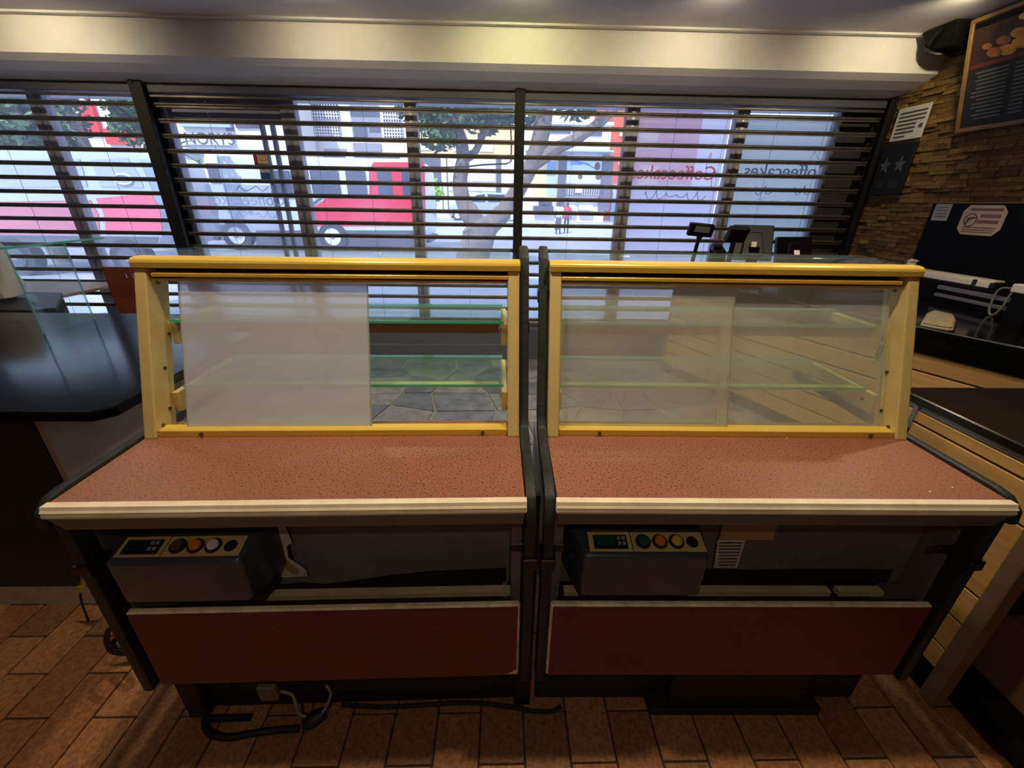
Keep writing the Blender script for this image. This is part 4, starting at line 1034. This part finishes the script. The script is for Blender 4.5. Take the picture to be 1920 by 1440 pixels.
# --- white van further off
YV_ = 18.6
a0, a1 = at(372, 380, YV_).x, at(545, 380, YV_).x; zt_ = at(450, 288, YV_).z
t = empty('van', ((a0+a1)/2, YV_+1, -.05), 'white minibus behind the frosted film with dark windows', 'van')
MB().prism([(a0, .5), (a1, .5), (a1, zt_), (a0+.7, zt_), (a0+.15, 1.7), (a0, 1.4)], 1, YV_, YV_+2).build('body', 'bus_white', t, world=True, bevel=.06, seg=2, smooth=True)
for (x0, x1) in ((386, 445), (452, 508), (514, 540)): rectY(x0, 306, x1, 344, YV_-.01, .03).build('window', 'bus_glass', t, world=True, bevel=.01)
rectY(368, 300, 384, 345, YV_-.008, .03).build('windscreen_corner', 'bus_dark', t, world=True)
rectY(372, 368, 384, 380, YV_-.01, .04).build('head_lamp', 'bus_dark', t, world=True)
rectY(375, 420, 545, 446, YV_-.01, .03).build('skirt', 'bus_dark', t, world=True)
w1 = at(394, 436, YV_); wheel(t, (w1.x, YV_-.06, w1.z), .38, .25); wheel(t, (a1-.5, YV_-.06, w1.z), .38, .25)
MB().box(a0+.3, a1-.1, YV_+.2, YV_+1.8, .05, .51).build('underbody', 'bus_dark', t, world=True)
# --- red and white van close by at the left
YL = 9.2
def L_(x, y): p = at(x, y, YL); return (p.x, p.z)
t = empty('van', (at(170, 440, YL).x, YL+1, -.01), 'blurred red and white van parked close behind the left grille', 'van')
body = [L_(-120, 462), L_(290, 466), L_(305, 440), L_(300, 392), L_(283, 352), L_(262, 300), L_(240, 283), L_(150, 275), L_(-120, 272)]
MB().prism(body, 1, YL, YL+1.9).build('body', 'car_silver', t, world=True, bevel=.06, seg=2, smooth=True)
MB().poly3([(x, YL-.012, z) for x, z in [L_(180, 372), L_(284, 362), L_(300, 394), L_(304, 432), L_(200, 440), L_(195, 400)]], (0, .03, 0)).build('red_panel', 'van_rose', t, world=True)
MB().poly3([(x, YL-.012, z) for x, z in [L_(-100, 380), L_(170, 375), L_(185, 402), L_(188, 440), L_(-100, 440)]], (0, .03, 0)).build('red_panel', 'van_mauve', t, world=True)
MB().poly3([(x, YL-.014, z) for x, z in [L_(172, 300), L_(240, 296), L_(262, 330), L_(270, 352), L_(190, 350)]], (0, .03, 0)).build('side_window', 'van_window', t, world=True)
MB().poly3([(x, YL-.014, z) for x, z in [L_(-80, 300), L_(150, 298), L_(165, 350), L_(-80, 352)]], (0, .03, 0)).build('side_window', 'van_window', t, world=True)
q = MB(); p = L_(233, 336); q.tube([(p[0]+.17*math.cos(k*.4), YL-.03, p[1]+.09*math.sin(k*.4)) for k in range(16)], .02, 5, True); q.build('badge', 'bus_white', t, world=True)
for xx in (235, 20):
    c = L_(xx, 452); wheel(t, (c[0], YL-.05, .37), .38, .25, hub='bus_dark')
MB().poly3([(x, YL-.012, z) for x, z in [L_(-100, 440), L_(298, 444), L_(290, 466), L_(-100, 462)]], (0, .03, 0)).build('bumper', 'bus_dark', t, world=True)
# --- silver car
YC = 32.0
def C_(x, y): p = at(x, y, YC); return (p.x, p.z)
t = empty('car', (at(900, 405, YC).x, YC+.9, .35), 'silver off-road car parked across the street behind the tree', 'car')
zc = at(900, 411, YC).z
MB().prism([C_(842, 405), C_(958, 407), C_(961, 390), C_(955, 370), C_(948, 362), C_(905, 360), C_(893, 364), C_(878, 377), C_(850, 381), C_(843, 388)], 1, YC, YC+1.8).build('body', 'car_silver', t, world=True, bevel=.06, seg=2, smooth=True)
for pts in ([(880, 379), (894, 366), (909, 364), (910, 379)], [(914, 364), (946, 365), (950, 379), (915, 379)]):
    MB().poly3([at(x, y, YC-.01) for x, y in pts], (0, .03, 0)).build('window', 'car_glass', t, world=True)
for xx in (858, 938):
    c = at(xx, 404, YC); wheel(t, (c.x, YC-.05, .35+.36), .36, .25)
MB().box(C_(845, 405)[0], C_(957, 405)[0], YC+.2, YC+1.6, .5, .9).build('underbody', 'bus_dark', t, world=True)

# --- trees
def leaves(par, cen, rad, n, size, mt, seed, flat=1):
    random.seed(seed); q = MB()
    for i in range(n):
        while True:
            d = Vector((random.uniform(-1, 1), random.uniform(-1, 1), random.uniform(-1, 1)))
            if d.length < 1: break
        # gather into twigs
        c = Vector(cen[i % len(cen)]) + Vector((d.x*rad[0], d.y*rad[1], d.z*rad[2]))
        a = Vector((random.gauss(0, 1), random.gauss(0, 1), random.gauss(0, .6))).normalized(); b = a.orthogonal().normalized()
        b = (b*math.cos(i)+a.cross(b)*math.sin(i)); s = size*random.uniform(.6, 1.3)
        k = len(q.v); q.v += [tuple(c-a*s), tuple(c+b*s*.4), tuple(c+a*s), tuple(c-b*s*.4)]; q.face([k, k+1, k+2, k+3])
    o = q.build('foliage', mt, par, world=True); o['kind'] = 'stuff'
    return o
YT = 11.0
def T_(x, y, dy=0): return at(x, y, YT+dy)
t = empty('street_tree', tuple(atZ(-.01, 885, 505)), 'forked street tree with a grey trunk crossing the centre post', 'tree')
base = T_(884, 510); base.z = -.01
MB().tube(smooth_path([base, T_(888, 478), T_(898, 440), T_(890, 415), T_(872, 385), T_(862, 345), T_(868, 300), T_(862, 250), T_(845, 205), T_(830, 150)], 4), [.46]+[.44]*3+[.42]*4+[.40]*4+[.25]*4+[.19]*4+[.17]*4+[.15]*4+[.12]*4+[.1]*4+[.08], 10).build('trunk', 'trunk', t, world=True, smooth=True)
MB().tube(smooth_path([T_(895, 455), T_(918, 425), T_(945, 395), T_(975, 350), T_(1000, 300), T_(1015, 250), T_(1022, 200), T_(1035, 130)], 4), [.30]*4+[.24]*4+[.20]*4+[.19]*4+[.2]*4+[.2]*4+[.19]*4+[.16], 10).build('limb', 'trunk', t, world=True, smooth=True)
MB().tube(smooth_path([T_(996, 310), T_(1040, 280), T_(1085, 258), T_(1130, 225), T_(1175, 180)], 4), [.16]*5+[.13]*4+[.11]*4+[.09]*4, 8).build('limb', 'trunk', t, world=True, smooth=True)
MB().tube(smooth_path([T_(868, 300), T_(890, 285), T_(905, 255), T_(930, 215)], 4), [.1]*4+[.08]*4+[.07]*4+[.05], 7).build('limb', 'trunk', t, world=True, smooth=True)
cen = [T_(x, y, d) for x, y, d in ((790, 205, 0), (830, 225, .6), (870, 205, -.4), (905, 220, .5), (945, 205, 0), (850, 190, 1), (995, 205, .3), (820, 250, 0), (925, 185, 0), (1080, 190, .4), (780, 170, 0), (880, 160, 0), (1000, 150, .5), (1100, 140, 0))]
leaves(t, cen, (.55, .8, .38), 5200, .10, 'leaf', 31)
t = empty('street_tree', (at(200, 300, 13.5).x, 13.5, -.05), 'leafy street tree above the red shop sign at the left', 'tree')
b_ = at(196, 380, 13.5); MB().tube([(b_.x, 13.5, -.05), (b_.x+.1, 13.5, 2.2), (b_.x-.2, 13.5, 4.2)], [.2, .16, .1], 9).build('trunk', 'trunk', t, world=True, smooth=True)
cen = [at(x, y, 13.5+d) for x, y, d in ((95, 200, 0), (105, 235, 0), (250, 205, 0), (268, 225, .4), (262, 190, 0), (100, 262, 0), (262, 245, 0), (110, 150, 0), (260, 150, 0))]
leaves(t, cen, (.62, .9, .45), 2600, .13, 'leaf', 32)
t = empty('street_tree', (at(10, 300, 10.6).x, 10.6, -.05), 'dark leafy tree at the left edge of the shutters', 'tree')
b_ = at(-10, 380, 10.6); MB().tube([(b_.x, 11.6, -.05), (b_.x-.2, 11.4, 2), (b_.x, 11, 4)], [.2, .16, .1], 9).build('trunk', 'trunk', t, world=True, smooth=True)
cen = [at(x, y, 11.3+d) for x, y, d in ((0, 210, 0), (30, 190, .5), (10, 250, 0), (45, 235, 0), (-20, 290, 0), (20, 300, .3), (-40, 200, 0))]
leaves(t, cen, (.7, .9, .5), 3000, .13, 'leaf', 33)
t = empty('bush', (at(807, 400, 26).x, 26, .17), 'bright yellow-green bush behind the bus on the far pavement', 'bush')
b_ = at(807, 400, 26); MB().cyl((b_.x, 26, .1), (b_.x, 26, 1.6), .06, n=7).build('stem', 'trunk', t, world=True)
leaves(t, [at(x, y, 26) for x, y in ((808, 342), (800, 355), (815, 358), (795, 368), (812, 370), (822, 366), (806, 385))], (.38, .4, .3), 1500, .12, 'leaf_bright', 34)
t = empty('palm', (at(337, 300, 16).x, 16, 0), 'small palm peeping out beside the thick black post', 'palm')
b_ = at(330, 300, 16); MB().cyl((b_.x, 16, -.05), (b_.x, 16, b_.z), .1, .07, n=8).build('trunk', 'trunk', t, world=True)
q = MB()
for k in range(9):
    g_ = -.6+k*.35; pts = [Vector((b_.x, 16, b_.z+.3))+Vector((math.cos(g_)*r_*.9, .2*math.sin(k*2)*r_, math.sin(g_)*r_*.9-.35*r_*r_)) for r_ in (0, .3, .6, .9, 1.2)]
    q.tube(pts, [.05, .08, .07, .05, .01], 5, flat=.2)
q.build('fronds', 'leaf', t, world=True)

# --- buildings across the street
def block(nm, px0, px1, pyt, Y, depth, mt, lab, zb=.3, cat_='building'):
    a, b = at(px0, pyt, Y), at(px1, pyt, Y)
    t = empty(nm, ((a.x+b.x)/2, Y+depth/2, zb), lab, cat_)
    MB().box(a.x, b.x, Y, Y+depth, zb, a.z).build('walls', mt, t, world=True)
    MB().box(a.x-.1, b.x+.1, Y-.1, Y+depth, a.z, a.z+.2).build('parapet', mt, t, world=True)
    return t
def on_facade(t, Y, rects, nm, mt, th=.06):
    for r_ in rects: rectY(*r_, Y, th).build(nm, mt, t, world=True)
Yb = 34.0
t = block('shop_building', 280, 533, 120, Yb, 3.5, 'stucco_white', 'pale two-storey building with a NORYS sign')
on_facade(t, Yb-.02, [(340, 180, 398, 226), (418, 215, 440, 246)], 'window', 'win_dark')
on_facade(t, Yb-.03, [(340, 228, 436, 240)], 'ledge', 'stucco_blue', .3)
for i in range(12): rectY(442+i*4, 212, 444+i*4, 240, Yb-.03, .1).build('railing_bar', 'sign_grey', t, world=True)
on_facade(t, Yb-.03, [(440, 219, 488, 223)], 'railing', 'sign_grey', .12)
sgn = rectY(338, 250, 440, 273, Yb-.1, .15).build('sign_board', 'hub_white', t, world=True)
lettering(t, 'NORYS', 392, 261, Yb-.27, 1.05, 'sign_grey', mirrored=False).name = 'sign_lettering'
on_facade(t, Yb-.05, [(340, 280, 530, 288)], 'awning', 'stucco_blue', .6)
on_facade(t, Yb-.02, [(350, 300, 400, 400), (410, 300, 460, 400), (470, 300, 520, 400)], 'shop_front', 'win_dark', .06)
Y2 = 38.0
t = block('apartment_block', 536, 770, 90, Y2, 8, 'stucco_white', 'white block with perforated sun screens')
def screen_wall(px0, px1, py0, py1, nx, ny):
    rectY(px0, py0, px1, py1, Y2-.05, .12).build('perforated_screen', 'stucco_white', t, world=True)
    a, b = at(px0, py0, Y2-.18), at(px1, py1, Y2-.18); q = MB(); w = (b.x-a.x)/nx; h = (a.z-b.z)/ny
    for i in range(nx):
        for j in range(ny):
            x = a.x+(i+.5)*w; z = b.z+(j+.5)*h; q.box(x-w*.3, x+w*.3, Y2-.185, Y2-.165, z-h*.3, z+h*.3)
    o = q.build('screen_holes', 'grille_hole', t, world=True); o['kind'] = 'stuff'
screen_wall(540, 637, 192, 224, 18, 5); screen_wall(545, 640, 229, 259, 18, 5); screen_wall(716, 752, 200, 230, 7, 4); screen_wall(718, 756, 236, 260, 7, 4)
screen_wall(540, 637, 150, 186, 18, 5)
on_facade(t, Y2-.02, [(656, 205, 712, 219), (662, 236, 690, 258), (692, 236, 714, 248)], 'window', 'win_dark')
on_facade(t, Y2-.02, [(655, 195, 716, 262)], 'lattice_bay', 'lattice', .02)
on_facade(t, Y2-.02, [(662, 268, 716, 284), (608, 279, 650, 284)], 'lattice_panel', 'lattice', .1)
on_facade(t, Y2-.02, [(606, 284, 648, 300), (664, 288, 750, 300), (560, 300, 760, 400)], 'shop_front', 'win_dark', .05)
Y3 = 37.0
t = block('yellow_building', 772, 985, 150, Y3, 8, 'stucco_cream', 'cream building with white gates behind the forked tree')
on_facade(t, Y3-.02, [(772, 292, 990, 420)], 'lower_wall', 'hub_white', .05)
on_facade(t, Y3-.08, [(780, 296, 828, 345)], 'garage_door', 'garage', .06)
on_facade(t, Y3-.08, [(836, 296, 842, 400), (930, 296, 939, 400), (828, 340, 832, 400)], 'pillar', 'garage', .1)
on_facade(t, Y3-.02, [(780, 270, 806, 282), (850, 262, 925, 285), (780, 225, 840, 240), (860, 210, 930, 235)], 'window', 'stucco_white', .05)
on_facade(t, Y3-.08, [(842, 340, 928, 341), (842, 358, 928, 359), (840, 372, 980, 374)], 'gate_rail', 'lattice', .08)
on_facade(t, Y3-.08, [(844, 300, 870, 400), (873, 300, 900, 400), (903, 300, 928, 400)], 'gate_leaf', 'stucco_white', .04)
Y4 = 33.0
t = block('blue_white_shop', 978, 1148, 232, Y4, 3.5, 'stucco_white', 'white shop with a blue door and blue poster behind the two pedestrians')
on_facade(t, Y4-.02, [(985, 282, 1145, 288)], 'canopy_slab', 'stucco_blue', 1.0)
on_facade(t, Y4-.02, [(1000, 298, 1020, 372)], 'shutter_door', 'stucco_cream', .05)
dr_ = rectY(1023, 300, 1045, 372, Y4-.02, .06).build('door_frame', 'stucco_cream', t, world=True)
rectY(1026, 303, 1042, 330, Y4-.07, .03).build('door_leaf', 'door_blue', t, world=True)
rectY(1026, 331, 1042, 368, Y4-.07, .03).build('door_leaf', 'stucco_blue', t, world=True)
on_facade(t, Y4-.02, [(1048, 292, 1057, 395), (1130, 292, 1140, 395)], 'pillar', 'garage', .2)
pz = rectY(1058, 298, 1129, 345, Y4-.03, .05).build('poster', 'poster_blue', t, world=True)
arc = [(1062, 302), (1080, 301), (1100, 305), (1114, 314), (1118, 318), (1112, 315), (1098, 308), (1080, 305)]
MB().poly3([at(x, y, Y4-.09) for x, y in arc], (0, .02, 0)).build('poster_swoosh', 'poster_deep', t, world=True)
for (x, y, s) in ((1120, 312, .5), (1122, 330, .5), (1088, 330, .4)):
    p = at(x, y, Y4-.09); MB().lathe((p.x, p.y, p.z-s*.5), [(.05, 0), (s*.4, s*.2), (s*.4, s*.6), (.1, s)], 10, 1, .04).build('poster_figure', 'skin_dark', t, world=True)
on_facade(t, Y4-.03, [(1070, 306, 1092, 309)], 'poster_text', 'poster_deep', .07)
for i in range(16):
    x = 1058+i*4.4; rectY(x, 352, x+1.6, 365, Y4-.4, .06).build('railing_bar', 'garage', t, world=True)
on_facade(t, Y4-.4, [(1056, 350, 1130, 352), (1056, 365, 1130, 368)], 'railing', 'garage', .1)
on_facade(t, Y4-.03, [(1077, 352, 1088, 362), (1084, 384, 1108, 394), (1060, 384, 1076, 394)], 'white_sign', 'hub_white', .5)
on_facade(t, Y4-.02, [(1010, 377, 1034, 384), (1000, 386, 1036, 398)], 'sign_board', 'sign_grey', .4)
on_facade(t, Y4-.02, [(1008, 235, 1070, 250), (1074, 240, 1128, 255)], 'upper_window', 'win_dark', .05)
Y5 = 37.0
t = block('orange_building', 1158, 1330, 150, Y5, 8, 'stucco_orange', 'tall orange-red building at the right of the street')
on_facade(t, Y5-.02, [(1160, 300, 1166, 310), (1162, 245, 1172, 256), (1200, 240, 1230, 280), (1200, 310, 1230, 350)], 'window', 'stucco_cream', .05)
on_facade(t, Y5-.02, [(1150, 345, 1330, 420)], 'base_course', 'stucco_blue', .08)
t = block('red_shop_building', 40, 275, 165, 24.0, .7, 'stucco_white', 'white building with a red shop front behind the left trees', 0)
on_facade(t, 23.98, [(132, 170, 150, 200), (148, 190, 195, 250), (196, 242, 262, 272)], 'red_sign', 'red_shop', .15)
on_facade(t, 23.98, [(60, 285, 255, 380)], 'shop_front', 'win_dark', .06)
on_facade(t, 23.98, [(212, 218, 240, 240)], 'window', 'win_dark', .06)
t = block('grey_building', -260, 38, 150, 26.0, .8, 'stucco_blue', 'pale grey building beyond the left edge of the shutters', 0)
on_facade(t, 25.98, [(-100, 200, -40, 240), (-30, 200, 20, 240), (-120, 290, 30, 380)], 'window', 'win_dark', .06)

# --- two pedestrians
def person(px, pyf, pyh, label, shirt, stride, bag=False):
    f = atZ(.05, px, pyf); Y = f.y; z0 = f.z; hgt = at(px, pyh, Y).z - z0; s = hgt/1.75
    bm_v = [(0, 0, .92), (0, 0, 1.12), (0, 0, 1.36), (0, 0, 1.50), (0, -.01, 1.62), (0, -.01, 1.73),      # pelvis..head
            (.09, 0, .88), (.10, stride*.5, .50), (.11, stride*.9, .10), (.12, stride*.9-.14, .04),
            (-.09, 0, .88), (-.10, -stride*.3, .50), (-.11, -stride*.6, .10), (-.12, -stride*.6-.14, .04),
            (.19, 0, 1.40), (.24, .03, 1.14), (.22, -.06, .92), (.22, -.08, .82),
            (-.19, 0, 1.40), (-.25, .03, 1.14), (-.20, -.08, .95), (-.18, -.12, .86)]
    ed = [(0,1),(1,2),(2,3),(3,4),(4,5),(0,6),(6,7),(7,8),(8,9),(0,10),(10,11),(11,12),(12,13),(2,14),(14,15),(15,16),(16,17),(2,18),(18,19),(19,20),(20,21)]
    rad = [.15, .14, .17, .06, .10, .085, .10, .07, .05, .045, .10, .07, .05, .045, .07, .05, .04, .04, .07, .05, .04, .04]
    me = bpy.data.meshes.new('person'); me.from_pydata([(a*s, b*s, c*s) for a, b, c in bm_v], ed, [])
    o = bpy.data.objects.new('person', me); COL.objects.link(o)
    sk = o.modifiers.new('skin', 'SKIN'); sk.use_smooth_shade = True
    for i, d in enumerate(me.skin_vertices[0].data): d.radius = (rad[i]*s, rad[i]*s*.85); d.use_root = (i == 0)
    o.modifiers.new('sub', 'SUBSURF').levels = 1
    dg = bpy.context.evaluated_depsgraph_get(); m2 = bpy.data.meshes.new_from_object(o.evaluated_get(dg)); m2.name = 'person'
    o.modifiers.clear(); o.data = m2
    for mm in (shirt, 'trousers', 'skin_dark', 'hair_black'): m2.materials.append(M[mm])
    for p in m2.polygons:
        c = p.center/s
        p.material_index = 3 if (c.z > 1.69 or (c.z > 1.58 and c.y > .02)) else 2 if c.z > 1.47 or (abs(c.x) > .17 and c.z < 1.12 and c.z > .7) else 0 if c.z > .93 else 2 if False else 1
        p.use_smooth = True
    o.location = (f.x, Y, z0)
    tag(o, label, 'person', group='pedestrians across the street')
    if bag:
        MB().hexa([(f.x-.22, Y-.25, z0+.25), (f.x+.12, Y-.25, z0+.25), (f.x+.12, Y-.1, z0+.25), (f.x-.22, Y-.1, z0+.25), (f.x-.16, Y-.22, z0+.8), (f.x+.08, Y-.22, z0+.8), (f.x+.08, Y-.12, z0+.8), (f.x-.16, Y-.12, z0+.8)]).build('carried_bag', 'bus_dark', bevel=.05, seg=2)
        tag(bpy.data.objects['carried_bag'], 'dark bag held by the person in the pale top', 'bag')
person(1046, 440, 377, 'person in a pale blue top holding a dark bag across the street', 'shirt_cyan', .08, True)
person(1061, 439, 378, 'person in a red top walking beside the one in pale blue', 'shirt_red', .16)
